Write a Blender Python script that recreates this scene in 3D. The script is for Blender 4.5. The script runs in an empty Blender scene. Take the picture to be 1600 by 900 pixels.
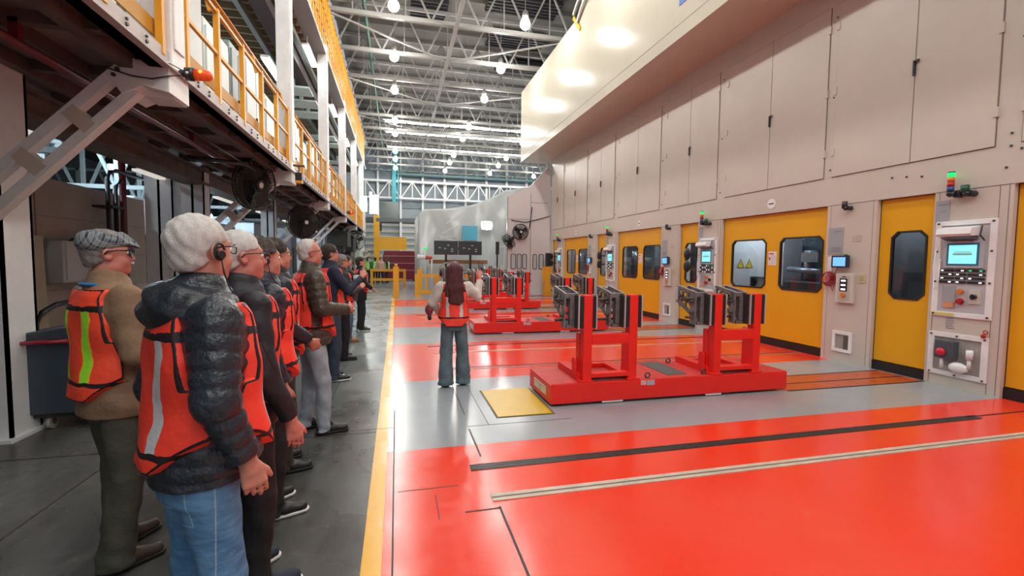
import bpy, math, random
import numpy as np
from mathutils import Vector, Matrix
R = math.radians
PI = math.pi
random.seed(7)
scene = bpy.context.scene
COL = scene.collection

# ---------------------------------------------------------------- camera
FPX = 716.67
yaw, pit, rol = 0.2465065, -0.0598938, 0.0106355
fwd = Vector((math.sin(yaw) * math.cos(pit), math.cos(yaw) * math.cos(pit), math.sin(pit)))
rgt = Vector((math.cos(yaw), -math.sin(yaw), 0)); upv = rgt.cross(fwd)
r2 = rgt * math.cos(rol) + upv * math.sin(rol); u2 = -rgt * math.sin(rol) + upv * math.cos(rol)
cd = bpy.data.cameras.new('camera'); cam = bpy.data.objects.new('camera', cd); COL.objects.link(cam)
cd.sensor_width = 36; cd.lens = 36 * FPX / 1600; cd.clip_start = 0.05; cd.clip_end = 300
M = Matrix((r2, u2, -fwd)).transposed().to_4x4(); M.translation = Vector((0, 0, 1.62))
cam.matrix_world = M
scene.camera = cam

# ---------------------------------------------------------------- world, exposure, main light levels
scene.view_settings.view_transform = 'Standard'
scene.view_settings.look = 'None'
scene.view_settings.exposure = -0.3
scene.view_settings.gamma = 1
scene.view_settings.use_curve_mapping = False
w = bpy.data.worlds.new('world'); scene.world = w; w.use_nodes = True
w.node_tree.nodes['Background'].inputs[0].default_value = (0.86, 0.93, 1.0, 1)
w.node_tree.nodes['Background'].inputs[1].default_value = 0.6
LAMP = 260.0        # radiance of the high-bay bulbs
TUBE = 14.0         # radiance of fluorescent tubes

# added area lights: unseen fill below the roof and fill inside the press cells
def area(name, loc, sx, sy, power, col=(1, 1, 1), rot=(0, 0, 0)):
    l = bpy.data.lights.new(name, 'AREA'); l.shape = 'RECTANGLE'; l.size = sx; l.size_y = sy; l.energy = power; l.color = col
    o = bpy.data.objects.new(name, l); o.location = loc; o.rotation_euler = rot; COL.objects.link(o); return o
area('roof_fill', (2.5, -3.5, 10.6), 5, 9, 500, (1, 0.97, 0.93))
area('cell_light', (7.75, 9.2, 2.7), 0.4, 1.2, 45, (0.85, 0.93, 1.0))
area('cell_light', (7.9, 7.7, 2.7), 0.3, 0.6, 14, (0.8, 0.85, 1.0))
for _k in range(4): area('cell_light', (7.7, 5.6 + 5.06 * _k, 2.7), 0.2, 0.5, 12, (0.85, 0.93, 1.0))  # added fill for the interiors behind the narrow doors
for _k in (1, 2): area('cell_light', (7.8, 8.8 + 5.06 * _k, 2.7), 0.3, 1.6, 26, (0.85, 0.93, 1.0))

# ---------------------------------------------------------------- materials
MATS = {}
def nodes(m):
    m.use_nodes = True; nt = m.node_tree; return nt, nt.nodes, nt.links, nt.nodes['Principled BSDF']
def mat(name, col, rough=0.5, metal=0.0, var=0.0, vs=6.0, bump=0.0, bs=40.0, emit=0.0, spec=0.5, coat=0.0, aniso=None):
    if name in MATS: return MATS[name]
    m = bpy.data.materials.new(name); MATS[name] = m
    nt, N, L, B = nodes(m)
    B.inputs['Base Color'].default_value = (*col, 1); B.inputs['Roughness'].default_value = rough
    B.inputs['Metallic'].default_value = metal; B.inputs['Specular IOR Level'].default_value = spec
    B.inputs['Coat Weight'].default_value = coat; B.inputs['Coat Roughness'].default_value = 0.12
    if emit:
        B.inputs['Emission Color'].default_value = (*col, 1); B.inputs['Emission Strength'].default_value = emit
    tc = N.new('ShaderNodeTexCoord')
    if var:
        n = N.new('ShaderNodeTexNoise'); n.inputs['Scale'].default_value = vs; n.inputs['Detail'].default_value = 5
        n.inputs['Roughness'].default_value = 0.62
        mp = N.new('ShaderNodeMapping'); L.new(tc.outputs['Object'], mp.inputs[0])
        if aniso: mp.inputs['Scale'].default_value = aniso
        L.new(mp.outputs[0], n.inputs['Vector'])
        r = N.new('ShaderNodeMapRange'); r.inputs[1].default_value = 0.3; r.inputs[2].default_value = 0.7
        r.inputs[3].default_value = 1 - var; r.inputs[4].default_value = 1 + var * 0.6
        L.new(n.outputs[0], r.inputs[0])
        mx = N.new('ShaderNodeVectorMath'); mx.operation = 'SCALE'; mx.inputs[0].default_value = col
        L.new(r.outputs[0], mx.inputs[3]); L.new(mx.outputs[0], B.inputs['Base Color'])
    if bump:
        n2 = N.new('ShaderNodeTexNoise'); n2.inputs['Scale'].default_value = bs; n2.inputs['Detail'].default_value = 3
        L.new(tc.outputs['Object'], n2.inputs['Vector'])
        b = N.new('ShaderNodeBump'); b.inputs['Strength'].default_value = bump; b.inputs['Distance'].default_value = 0.02
        L.new(n2.outputs[0], b.inputs['Height']); L.new(b.outputs[0], B.inputs['Normal'])
    return m

def math_node(N, L, op, a, b=None, c=None):
    n = N.new('ShaderNodeMath'); n.operation = op
    for i, v in enumerate((a, b, c)):
        if v is None: continue
        if isinstance(v, (int, float)): n.inputs[i].default_value = v
        else: L.new(v, n.inputs[i])
    return n.outputs[0]
def mixc(N, L, f, a, b):
    n = N.new('ShaderNodeMix'); n.data_type = 'RGBA'; L.new(f, n.inputs[0])
    for i, v in ((6, a), (7, b)):
        if isinstance(v, tuple): n.inputs[i].default_value = (*v, 1)
        else: L.new(v, n.inputs[i])
    return n.outputs[2]

CREAM = mat('cream_paint', (0.60, 0.545, 0.48), 0.32, var=0.05, vs=1.2)
CREAMG = mat('cream_gloss_paint', (0.56, 0.53, 0.43), 0.16, var=0.04, vs=0.8)
WHITE = mat('white_paint', (0.84, 0.84, 0.84), 0.4, var=0.08, vs=5)
GREYW = mat('grey_white_paint', (0.74, 0.76, 0.79), 0.45, var=0.08, vs=3)
YEL = mat('yellow_door_paint', (0.80, 0.40, 0.005), 0.38, var=0.04, vs=2)
YELR = mat('yellow_rail_paint', (0.78, 0.36, 0.02), 0.42, var=0.08, vs=9)
BLACK = mat('black_rubber', (0.012, 0.011, 0.012), 0.55)
BLACKP = mat('black_plastic', (0.02, 0.02, 0.024), 0.35)
RED = mat('red_cart_paint', (0.90, 0.020, 0.012), 0.38, var=0.05, vs=5)
REDTOP = mat('red_cart_deck', (0.62, 0.035, 0.03), 0.5, var=0.2, vs=9)
STEEL = mat('steel_edge', (0.72, 0.74, 0.76), 0.35, 0.6)
DSTEEL = mat('dark_steel', (0.11, 0.105, 0.10), 0.42, 0.7, var=0.25, vs=14)
CAST = mat('cast_iron', (0.22, 0.215, 0.215), 0.48, 0.4, var=0.3, vs=16, bump=0.3, bs=70)
TRUSS = mat('truss_paint', (0.30, 0.30, 0.285), 0.5, var=0.08, vs=2)
ROOF = mat('roof_sheet', (0.16, 0.155, 0.145), 0.6, var=0.15, vs=0.7)
BROWN = mat('brown_joist', (0.12, 0.088, 0.078), 0.6, var=0.4, vs=3)
DARK = mat('dark_void', (0.012, 0.012, 0.014), 0.7)
MAROON = mat('maroon_paint', (0.13, 0.008, 0.014), 0.4)
BEIGE = mat('beige_panel', (0.36, 0.31, 0.27), 0.6, var=0.12, vs=1.5)
SIGN = mat('grey_sign', (0.36, 0.38, 0.41), 0.4)
PAPER = mat('white_paper', (0.8, 0.8, 0.8), 0.5)
SCREEN = mat('cyan_screen', (0.25, 0.85, 0.9), 0.2, emit=1.0)
SCREENB = mat('blue_screen', (0.16, 0.45, 0.85), 0.2, emit=1.1)
LED = mat('white_led', (0.9, 0.92, 1.0), 0.3, emit=2.2)
GRN = mat('green_light', (0.0, 0.8, 0.16), 0.3, emit=1.3)
GRND = mat('green_lens', (0.01, 0.09, 0.05), 0.3)
REDL = mat('red_lens', (0.45, 0.02, 0.02), 0.3)
ORGL = mat('orange_lens', (0.75, 0.2, 0.02), 0.3)
BLUL = mat('blue_lens', (0.02, 0.09, 0.3), 0.3)
TEAL = mat('teal_paint', (0.03, 0.35, 0.42), 0.5)
SKIN = mat('skin', (0.60, 0.26, 0.19), 0.5, var=0.12, vs=25, bump=0.12, bs=160)
SKINP = mat('pink_skin', (0.62, 0.24, 0.19), 0.5, var=0.12, vs=25, bump=0.12, bs=160)
LENS = mat('spectacle_lens', (0.35, 0.33, 0.33), 0.08)
BULB = mat('lamp_bulb', (1.0, 0.96, 0.9), 0.3, emit=LAMP)
TUBEM = mat('tube_light', (0.88, 1.0, 0.98), 0.3, emit=TUBE)

def floor_mat():
    m = bpy.data.materials.new('painted_floor'); nt, N, L, B = nodes(m)
    tc = N.new('ShaderNodeTexCoord'); sp = N.new('ShaderNodeSeparateXYZ'); L.new(tc.outputs['Object'], sp.inputs[0])
    X, Y = sp.outputs[0], sp.outputs[1]
    mo = lambda *a: math_node(N, L, *a)
    def noise(s, det=5, ro=0.6, sc=(1, 1, 1)):
        mp = N.new('ShaderNodeMapping'); mp.inputs['Scale'].default_value = sc; L.new(tc.outputs['Object'], mp.inputs[0])
        n = N.new('ShaderNodeTexNoise'); n.inputs['Scale'].default_value = s; n.inputs['Detail'].default_value = det
        n.inputs['Roughness'].default_value = ro; L.new(mp.outputs[0], n.inputs['Vector']); return n.outputs[0]
    def ramp(v, a, b, lo=0.0, hi=1.0):
        r = N.new('ShaderNodeMapRange'); r.inputs[1].default_value = a; r.inputs[2].default_value = b
        r.inputs[3].default_value = lo; r.inputs[4].default_value = hi; L.new(v, r.inputs[0]); return r.outputs[0]
    fr = mo('FLOORED_MODULO', mo('SUBTRACT', Y, 3.9), 5.0)
    grey = mo('LESS_THAN', fr, 2.25)
    far = mo('GREATER_THAN', Y, 18.85)
    grey = mo('MAXIMUM', grey, far)
    n1 = noise(0.9); n2 = noise(7)
    redc = mixc(N, L, ramp(n1, 0.3, 0.7), (0.90, 0.040, 0.014), (0.88, 0.062, 0.026))
    redc = mixc(N, L, ramp(noise(2.2, 8, 0.75), 0.62, 0.85), redc, (0.85, 0.13, 0.075))
    greyc = mixc(N, L, ramp(n1, 0.3, 0.7), (0.30, 0.335, 0.37), (0.36, 0.385, 0.41))
    paint = mixc(N, L, grey, redc, greyc)
    # small chips in the paint
    chips = ramp(noise(26, 3, 0.5), 0.76, 0.78)
    paint = mixc(N, L, mo('MULTIPLY', chips, 0.6), paint, (0.12, 0.08, 0.07))
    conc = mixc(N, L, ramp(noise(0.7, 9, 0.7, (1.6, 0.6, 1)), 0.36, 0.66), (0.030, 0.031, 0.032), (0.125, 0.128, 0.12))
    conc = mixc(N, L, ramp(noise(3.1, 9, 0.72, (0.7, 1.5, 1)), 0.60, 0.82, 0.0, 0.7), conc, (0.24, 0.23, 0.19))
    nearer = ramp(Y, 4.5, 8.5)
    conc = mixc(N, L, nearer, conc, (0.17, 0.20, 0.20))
    stain = ramp(noise(3.5, 10, 0.8), 0.5, 0.62)
    inpaint = mo('GREATER_THAN', X, -0.085)
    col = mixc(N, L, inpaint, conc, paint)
    line = mo('MULTIPLY', mo('GREATER_THAN', X, -0.19), mo('LESS_THAN', X, -0.085))
    line = mo('MULTIPLY', line, mo('LESS_THAN', Y, 19.8))
    yc = mixc(N, L, ramp(noise(9, 6, 0.8), 0.55, 0.75), (0.86, 0.46, 0.02), (0.66, 0.36, 0.04))
    col = mixc(N, L, line, col, yc)
    L.new(col, B.inputs['Base Color'])
    ro = ramp(n2, 0.3, 0.7, 0.16, 0.26)
    ro2 = ramp(noise(1.1, 3, 0.6), 0.3, 0.7, 0.17, 0.40)
    rr = N.new('ShaderNodeMix'); L.new(inpaint, rr.inputs[0]); L.new(ro2, rr.inputs[2]); L.new(ro, rr.inputs[3])
    L.new(rr.outputs[0], B.inputs['Roughness'])
    b = N.new('ShaderNodeBump'); b.inputs['Strength'].default_value = 0.06; b.inputs['Distance'].default_value = 0.01
    L.new(noise(2.5, 2), b.inputs['Height']); L.new(b.outputs[0], B.inputs['Normal'])
    return m
def glass_mat(name, tint, tr):
    m = bpy.data.materials.new(name); nt, N, L, B = nodes(m)
    out = N['Material Output']; g = N.new('ShaderNodeBsdfGlossy'); g.inputs['Roughness'].default_value = 0.04
    g.inputs['Color'].default_value = (0.9, 0.95, 1, 1)
    t = N.new('ShaderNodeBsdfTransparent'); t.inputs[0].default_value = (*tint, 1)
    f = N.new('ShaderNodeLayerWeight'); f.inputs[0].default_value = 0.5; q = math_node(N, L, 'POWER', f.outputs['Facing'], 3.0); q = math_node(N, L, 'MULTIPLY_ADD', q, 0.55, 0.05)
    x = N.new('ShaderNodeMixShader'); L.new(q, x.inputs[0]); L.new(t.outputs[0], x.inputs[1]); L.new(g.outputs[0], x.inputs[2])
    L.new(x.outputs[0], out.inputs[0]); N.remove(B); return m
GLASS = glass_mat('door_glass', (0.8, 0.83, 0.86), 0.5)

# ---------------------------------------------------------------- object helpers
def tag(o, label=None, cat=None, group=None, kind=None):
    if label: o['label'] = label
    if cat: o['category'] = cat
    if group: o['group'] = group
    if kind: o['kind'] = kind
    return o
def empty(name, loc, rz=0.0, label=None, cat=None, group=None):
    o = bpy.data.objects.new(name, None); COL.objects.link(o); o.location = loc; o.rotation_euler = (0, 0, rz)
    o.empty_display_size = 0.1
    return tag(o, label, cat, group)
def copy_tree(o, parent=None):
    c = o.copy(); COL.objects.link(c); c.parent = parent
    for ch in list(o.children): copy_tree(ch, c)
    return c
class MB:
    def __init__(s): s.v = []; s.f = []; s.m = []; s.cur = 0; s.sm = []
    def add(s, vs, fs, smooth=False):
        n = len(s.v); s.v += [tuple(p) for p in vs]
        for f in fs: s.f.append([i + n for i in f]); s.m.append(s.cur); s.sm.append(smooth)
        return s
    def mi(s, i): s.cur = i; return s
    def box(s, x0, x1, y0, y1, z0, z1, b=0.0):
        vs = [(x, y, z) for x in (x0, x1) for y in (y0, y1) for z in (z0, z1)]
        return s.add(vs, [(0, 1, 3, 2), (4, 6, 7, 5), (0, 4, 5, 1), (2, 3, 7, 6), (0, 2, 6, 4), (1, 5, 7, 3)])
    def bar(s, a, b, w, h, up=(0, 0, 1)):
        a = Vector(a); b = Vector(b); d = (b - a).normalized(); up = Vector(up)
        if abs(d.dot(up)) > 0.97: up = Vector((0, 1, 0))
        sx = d.cross(up).normalized() * w / 2; sz = sx.cross(d).normalized() * h / 2
        vs = [p + i * sx + j * sz for p in (a, b) for i, j in ((-1, -1), (1, -1), (1, 1), (-1, 1))]
        return s.add(vs, [(3, 2, 1, 0), (4, 5, 6, 7), (0, 1, 5, 4), (1, 2, 6, 5), (2, 3, 7, 6), (3, 0, 4, 7)])
    def cyl(s, a, b, ra, rb=None, n=14):
        if rb is None: rb = ra
        a = Vector(a); b = Vector(b); d = (b - a).normalized(); up = Vector((0, 0, 1)) if abs(d.z) < 0.95 else Vector((1, 0, 0))
        u = d.cross(up).normalized(); v = d.cross(u)
        vs = [p + (u * math.cos(2 * PI * i / n) + v * math.sin(2 * PI * i / n)) * r for p, r in ((a, ra), (b, rb)) for i in range(n)]
        s.add(vs, [(i, n + i, n + (i + 1) % n, (i + 1) % n) for i in range(n)], True)
        return s.add(vs, [tuple(range(n)), tuple(range(2 * n - 1, n - 1, -1))])
    def tube(s, pts, r, n=8):
        pts = [Vector(p) for p in pts]; rings = []
        for i, p in enumerate(pts):
            d = (pts[min(i + 1, len(pts) - 1)] - pts[max(i - 1, 0)]).normalized()
            up = Vector((0, 0, 1)) if abs(d.z) < 0.9 else Vector((1, 0.01, 0))
            u = d.cross(up).normalized(); v = d.cross(u)
            rings.append([p + (u * math.cos(2 * PI * k / n) + v * math.sin(2 * PI * k / n)) * r for k in range(n)])
        vs = [q for ring in rings for q in ring]; fs = []
        for i in range(len(pts) - 1):
            for k in range(n): fs.append((i * n + k, (i + 1) * n + k, (i + 1) * n + (k + 1) % n, i * n + (k + 1) % n))
        fs += [tuple(range(n)), tuple(range(len(vs) - 1, len(vs) - n - 1, -1))]
        return s.add(vs, fs, True)
    def prism(s, poly, axis, d0, d1):
        ax = 'xyz'.index(axis); n = len(poly); vs = []
        for d in (d0, d1):
            for a, b in poly:
                p = [a, b]; p.insert(ax, d); vs.append(tuple(p))
        return s.add(vs, [tuple(range(n)), tuple(range(2 * n - 1, n - 1, -1))] + [(i, n + i, n + (i + 1) % n, (i + 1) % n) for i in range(n)])
    def ring(s, outer, inner, axis, d0, d1):
        ax = 'xyz'.index(axis); n = len(outer); vs = []
        for d in (d0, d1):
            for poly in (outer, inner):
                for a, b in poly:
                    p = [a, b]; p.insert(ax, d); vs.append(tuple(p))
        fs = []
        for i in range(n):
            j = (i + 1) % n
            fs += [(i, j, n + j, n + i), (2 * n + i, 3 * n + i, 3 * n + j, 2 * n + j), (i, 2 * n + i, 2 * n + j, j), (n + i, n + j, 3 * n + j, 3 * n + i)]
        return s.add(vs, fs)
    def ball(s, c, r, n=12, sc=(1, 1, 1)):
        vs = []; fs = []; m = n // 2
        for j in range(m + 1):
            t = PI * j / m
            for i in range(n):
                a = 2 * PI * i / n
                vs.append((c[0] + r * sc[0] * math.sin(t) * math.cos(a), c[1] + r * sc[1] * math.sin(t) * math.sin(a), c[2] + r * sc[2] * math.cos(t)))
        for j in range(m):
            for i in range(n): fs.append((j * n + i, (j + 1) * n + i, (j + 1) * n + (i + 1) % n, j * n + (i + 1) % n))
        return s.add(vs, fs, True)
    def torus(s, c, Rr, r, axis='z', n=24, k=8, a0=0, a1=2 * PI):
        pts = []
        for i in range(n + 1):
            a = a0 + (a1 - a0) * i / n
            p = [Rr * math.cos(a), Rr * math.sin(a)]; p.insert('xyz'.index(axis), 0.0)
            pts.append((c[0] + p[0], c[1] + p[1], c[2] + p[2]))
        return s.tube(pts, r, k)
    def build(s, name, mats, parent=None, bevel=0.0, label=None, cat=None, group=None, kind=None, loc=None, rot=None, fixn=True):
        if not isinstance(mats, (list, tuple)): mats = [mats]
        me = bpy.data.meshes.new(name); me.from_pydata(s.v, [], s.f)
        for m in mats: me.materials.append(m)
        me.polygons.foreach_set('material_index', s.m); me.polygons.foreach_set('use_smooth', s.sm); me.update()
        if fixn:
            import bmesh
            bm = bmesh.new(); bm.from_mesh(me); bmesh.ops.remove_doubles(bm, verts=bm.verts, dist=1e-6)
            bmesh.ops.recalc_face_normals(bm, faces=bm.faces); bm.to_mesh(me); bm.free()
        o = bpy.data.objects.new(name, me); COL.objects.link(o)
        if parent is not None: o.parent = parent
        if loc: o.location = loc
        if rot: o.rotation_euler = rot
        if bevel:
            bv = o.modifiers.new('bevel', 'BEVEL'); bv.width = bevel; bv.segments = 2; bv.limit_method = 'ANGLE'; bv.angle_limit = R(40)
        return tag(o, label, cat, group, kind)
def S(mb, name, m, **k): return mb.build(name, m, kind='structure', **k)
def octo(y0, y1, z0, z1, c):
    return [(y0 + c, z0), (y1 - c, z0), (y1, z0 + c), (y1, z1 - c), (y1 - c, z1), (y0 + c, z1), (y0, z1 - c), (y0, z0 + c)]
# ================================================================ THE SETTING
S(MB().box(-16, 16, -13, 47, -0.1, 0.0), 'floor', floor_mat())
# rails and strips let into the painted floor
JOINT = mat('joint_dark', (0.035, 0.02, 0.018), 0.5); RAILD = mat('rail_dark', (0.055, 0.05, 0.048), 0.4, 0.4, var=0.3, vs=10)
BONE = mat('bone_strip', (0.60, 0.52, 0.42), 0.45, var=0.2, vs=7)
WORN = mat('worn_rail', (0.34, 0.16, 0.12), 0.4, var=0.4, vs=10)
PER = 5.0
for k in range(4):
    o = PER * k
    m = MB()
    if k == 0:
        m.mi(0).box(0.55, 6.0, 3.405 + o, 3.51 + o, 0.0, 0.004); m.mi(1)
        for yy in (3.425, 3.457, 3.488): m.box(0.55, 6.05, yy + o, yy + 0.009 + o, 0.004, 0.0065)
        m.mi(2).box(5.9, 7.1, 3.47, 3.49, 0, 0.004)
    else:
        m.mi(0).box(0.55, 6.9, 3.56 + o, 3.61 + o, 0.0, 0.004); m.mi(1).box(0.55, 6.9, 3.57 + o, 3.585 + o, 0.004, 0.006); m.mi(2).box(0.55, 6.9, 3.62 + o, 3.63 + o, 0, 0.004)
    S(m, 'trim_rail', [RAILD, DSTEEL, JOINT])
    m = MB(); m.mi(0).box(0.62, 7.05, 2.93 + o, 2.965 + o, 0, 0.006); m.box(0.62, 7.05, 2.985 + o, 3.025 + o, 0, 0.006); m.mi(1).box(0.62, 7.05, 2.965 + o, 2.985 + o, 0, 0.003)
    S(m, 'trim_strip', [BONE if k == 0 else mat('pale_strip', (0.75, 0.35, 0.22), 0.4), mat('strip_groove', (0.16, 0.13, 0.1), 0.5)])
    m = MB(); m.mi(0).box(0.7, 7.1, 6.68 + o - (0 if k else 0), 6.74 + o, 0, 0.003); m.mi(1).box(0.7, 7.1, 6.80 + o, 6.825 + o, 0, 0.003)
    S(m, 'trim_rail', [WORN, JOINT])
# orange run-in tracks beside the carts
TRK = mat('orange_track', (0.55, 0.09, 0.02), 0.3, var=0.3, vs=8)
for k in range(4):
    o = 5.06 * k; m = MB(); m.mi(0).box(4.82, 7.12, 4.72 + o, 5.34 + o, 0, 0.004)
    m.mi(1).box(4.82, 7.12, 4.70 + o, 4.72 + o, 0, 0.006); m.box(4.82, 7.12, 5.34 + o, 5.37 + o, 0, 0.006); m.box(4.82, 7.12, 4.98 + o, 5.01 + o, 0, 0.006)
    S(m, 'trim_track', [TRK, JOINT])
# joints and cracks cut in the slab
m = MB()
m.box(-0.034, -0.024, 2.2, 5.0, 0, 0.0015); m.box(-0.6, -0.03, 4.47, 4.476, 0, 0.0015)
m.box(0.645, 0.66, 2.1, 2.86, 0, 0.0015); m.box(0.42, 0.65, 2.835, 2.85, 0, 0.0015); m.box(0.0, 0.42, 3.2, 3.207, 0, 0.0015)
m.box(0.66, 0.675, 3.65, 4.28, 0, 0.0015); m.box(0.68, 0.69, 4.7, 5.9, 0, 0.0015)
m.box(0.25, 0.256, 2.8, 3.1, 0, .0015); m.box(0.66, 1.75, 4.35, 4.356, 0, 0.0015); m.box(0.87, 0.877, 4.35, 5.7, 0, 0.0015)
m.box(-4, -0.2, 6.9, 6.92, 0, 0.0015); m.box(-4, -0.2, 4.38, 4.4, 0, 0.0015); m.box(-0.74, -0.73, 4.4, 6.9, 0, 0.0015); m.box(-2.2, -2.19, 2.0, 7, 0, 0.0015)
S(m, 'trim_joint', JOINT)

# roof: sheeting above, purlins, open trusses
m = MB().box(-2.6, 16, -13, 47, 12.3, 12.4)
S(m, 'ceiling', ROOF)
PUR = mat('purlin', (0.16, 0.155, 0.145), 0.6)
m = MB()
for i in range(40): m.box(-2.6, 16, -12 + i * 1.42, -11.88 + i * 1.42, 12.14, 12.3)
S(m, 'trim_purlin', PUR)
m = MB()
for i, (x0, x1, y0, y1) in enumerate([(3.2, 6.6, 15.3, 17.0), (3.6, 6.6, 18.2, 19.6), (0.6, 2.1, 19.3, 20.9), (4.2, 6.9, 21.2, 22.6), (2.8, 6.8, 12.3, 14.0), (5.2, 8.5, 24, 25.3)]):
    for j in range(6):
        y = y0 + (y1 - y0) * j / 6; m.mi(0).box(x0, x1, y, y + 0.1, 11.95, 12.14); m.mi(1).box(x0, x1, y + 0.1, y + 0.2, 12.08, 12.13)
S(m, 'trim_louvre', [mat('louvre_dark', (0.03, 0.03, 0.035), 0.5), mat('louvre_light', (0.3, 0.3, 0.3), 0.5)])
tr = None; ORD = ['nearest', 'second', 'third', 'fourth', 'fifth', 'sixth', 'seventh', 'eighth', 'ninth', 'tenth', 'eleventh', 'twelfth', 'thirteenth', 'fourteenth', 'fifteenth', 'sixteenth']
for i in range(15):
    y = 5.6 + 2.84 * i
    m = MB(); m.box(-2.4, 15.5, y - 0.07, y + 0.07, 9.93, 10.07); m.mi(0).box(-2.4, 15.5, y - 0.06, y + 0.06, 11.75, 11.87)
    n = 10
    for j in range(n):
        xa = -2.3 + 1.76 * j
        m.bar((xa, y, 10), (xa + 0.88, y, 11.8), 0.06, 0.06); m.bar((xa + 0.88, y, 11.8), (xa + 1.76, y, 10), 0.06, 0.06)
        m.box(xa + 0.86, xa + 0.90, y - 0.02, y + 0.02, 10, 11.8)
    if tr is None:
        o = m.build('roof_truss', TRUSS); tr = o
    else:
        o = tr.copy(); o.location = (0, y - 5.6, 0); COL.objects.link(o)
    tag(o, 'pale grey lattice roof truss spanning the hall, ' + ORD[i] + ' from the camera', 'roof truss', 'roof trusses across the hall')
def single(m, name, mt, label, cat, group=None, **k): return m.build(name, mt, label=label, cat=cat, group=group, **k)
m = MB().box(2.03, 2.17, -10, 45.4, 9.86, 9.93)
single(m, 'roof_tie_beam', TRUSS, 'long pale grey tie beam running lengthwise beneath the roof trusses', 'roof beam')
br = [((-2.2, 16.96), (2.1, 19.8)), ((2.1, 19.8), (6.2, 16.96)), ((-2.2, 11.28), (2.1, 14.12)), ((2.1, 14.12), (6.2, 11.28)), ((-2.2, 22.64), (2.1, 25.48)), ((2.1, 25.48), (7, 22.64)), ((-2.2, 28.3), (2.1, 31.1)), ((2.1, 31.1), (8, 28.3))]
for i, (a, b) in enumerate(br):
    single(MB().bar((*a, 9.89), (*b, 9.89), 0.07, 0.05), 'roof_brace', TRUSS, 'thin grey diagonal roof brace running %s from the tie beam, pair %s' % ('left' if i % 2 == 0 else 'right', ['above the mid hall', 'above the first carts', 'near the strip lights', 'deepest in the hall'][i // 2]), 'roof brace', 'diagonal roof braces')
single(MB().cyl((-1.1, 3, 10.8), (-1.1, 40, 10.8), 0.07), 'green_roof_pipe', mat('green_pipe', (0.05, 0.13, 0.10), 0.5), 'dark green pipe running lengthwise high between the roof trusses', 'pipe')

# high-bay lamps
def lamp(first, x, y):
    if first is None:
        t = empty('high_bay_lamp', (x, y, 9.5))
        MB().cyl((0, 0, 0.12), (0, 0, 0.42), 0.13, 0.09).cyl((0, 0, 0.42), (0, 0, 0.5), 0.03).build('housing', TRUSS, t)
        MB().cyl((0, 0, 0.42), (0, 0, 2.8), 0.012, n=6).build('hanger', TRUSS, t)
        MB().ball((0, 0, 0), 0.17, 16).build('bulb', BULB, t)
    else:
        t = copy_tree(first); t.location = (x, y, 9.5)
    return tag(t, 'glowing round high-bay lamp, ' + ORD[ys.index(y) if y in ys else 13] + ' from the camera in the ' + ROWN[x], 'ceiling lamp', 'high-bay lamps under the roof')
L0 = None; ROWN = {-0.06: 'left row', 4.2: 'middle row', 8.25: 'third row', 12.5: 'row at far right'}
ys = [-8, -4, 0, 3.8, 7.6, 11.4, 15.27, 19.0, 22.65, 27.55, 30.3, 35.1, 37.9, 41.5]
for x in (-0.06, 4.2, 8.25):
    for y in ys:
        if x > 5 and y < 25: continue
        if y in (-8, -4, 0) and x > 5: continue
        l = lamp(L0, x, y); L0 = L0 or l
lamp(L0, 12.5, 41.8)
for i, (y, z) in enumerate([(28.0, 9.55), (29.9, 9.45), (33.8, 9.45)]):
    t = empty('roof_light_strip', (0, y, z), 0, ['upper row', 'middle row', 'lowest row'][i] + ' of long white strip lights across the far roof', 'strip light')
    MB().box(-0.7, 9.5, -0.12, 0.12, 0.06, 0.12).build('housing', TRUSS, t)
    m = MB()
    for j in range(8): m.box(-0.6 + 1.25 * j, 0.55 + 1.25 * j, -0.07, 0.07, 0.0, 0.06)
    m.build('light_tube', mat('strip_light', (0.93, 0.98, 1.0), 0.3, emit=9), t)

# far gable wall, cladding, posts, girder
CLAD = mat('grey_cladding', (0.30, 0.35, 0.38), 0.6, var=0.1, vs=1)
m = MB().box(-16, 16, 46.4, 46.6, 0, 12.4)
S(m, 'wall_back', CLAD)
m = MB()
for z in (5.6, 6.6, 7.3, 9.9, 10.9): m.box(-16, 16, 46.25, 46.4, z, z + 0.08)
m.mi(1).box(-16, 16, 46.2, 46.4, 5.15, 5.55); m.mi(2)
for z in (0.6, 1.2, 1.8, 2.4, 3.0, 3.6, 4.2, 4.8): m.box(-16, 16, 46.3, 46.4, z, z + 0.28)
S(m, 'trim_girt', [mat('girt', (0.24, 0.27, 0.29), 0.5), mat('dark_band', (0.06, 0.075, 0.085), 0.5), mat('pale_louvre', (0.50, 0.49, 0.44), 0.5)])
for i in range(9):
    single(MB().box(-1.7 + 2.1 * i - 0.1, -1.7 + 2.1 * i + 0.1, 45.9, 46.2, 0, 12.2), 'wall_post', WHITE, 'white steel post on the far cladding, %s counted from the left' % ['first'] [0] if i == 0 else 'white steel post on the far cladding, %s counted from the left' % ORD[i], 'steel post', 'posts along the far wall')
m = MB(); m.box(-3, 15.5, 45.2, 45.4, 8.9, 9.1); m.box(-3, 15.5, 45.2, 45.4, 7.35, 7.5)
for i in range(17):
    xa = -2.8 + i * 1.07
    m.bar((xa, 45.3, 7.4 if i % 2 else 9.0), (xa + 1.07, 45.3, 9.0 if i % 2 else 7.4), 0.09, 0.09); m.box(xa - 0.04, xa + 0.04, 45.25, 45.35, 7.4, 9.0)
single(m, 'wind_girder', WHITE, 'long white horizontal lattice girder across the far wall', 'girder')
m = MB(); m.box(-0.1, 15, 44.7, 44.9, 9.5, 9.7)
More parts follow.
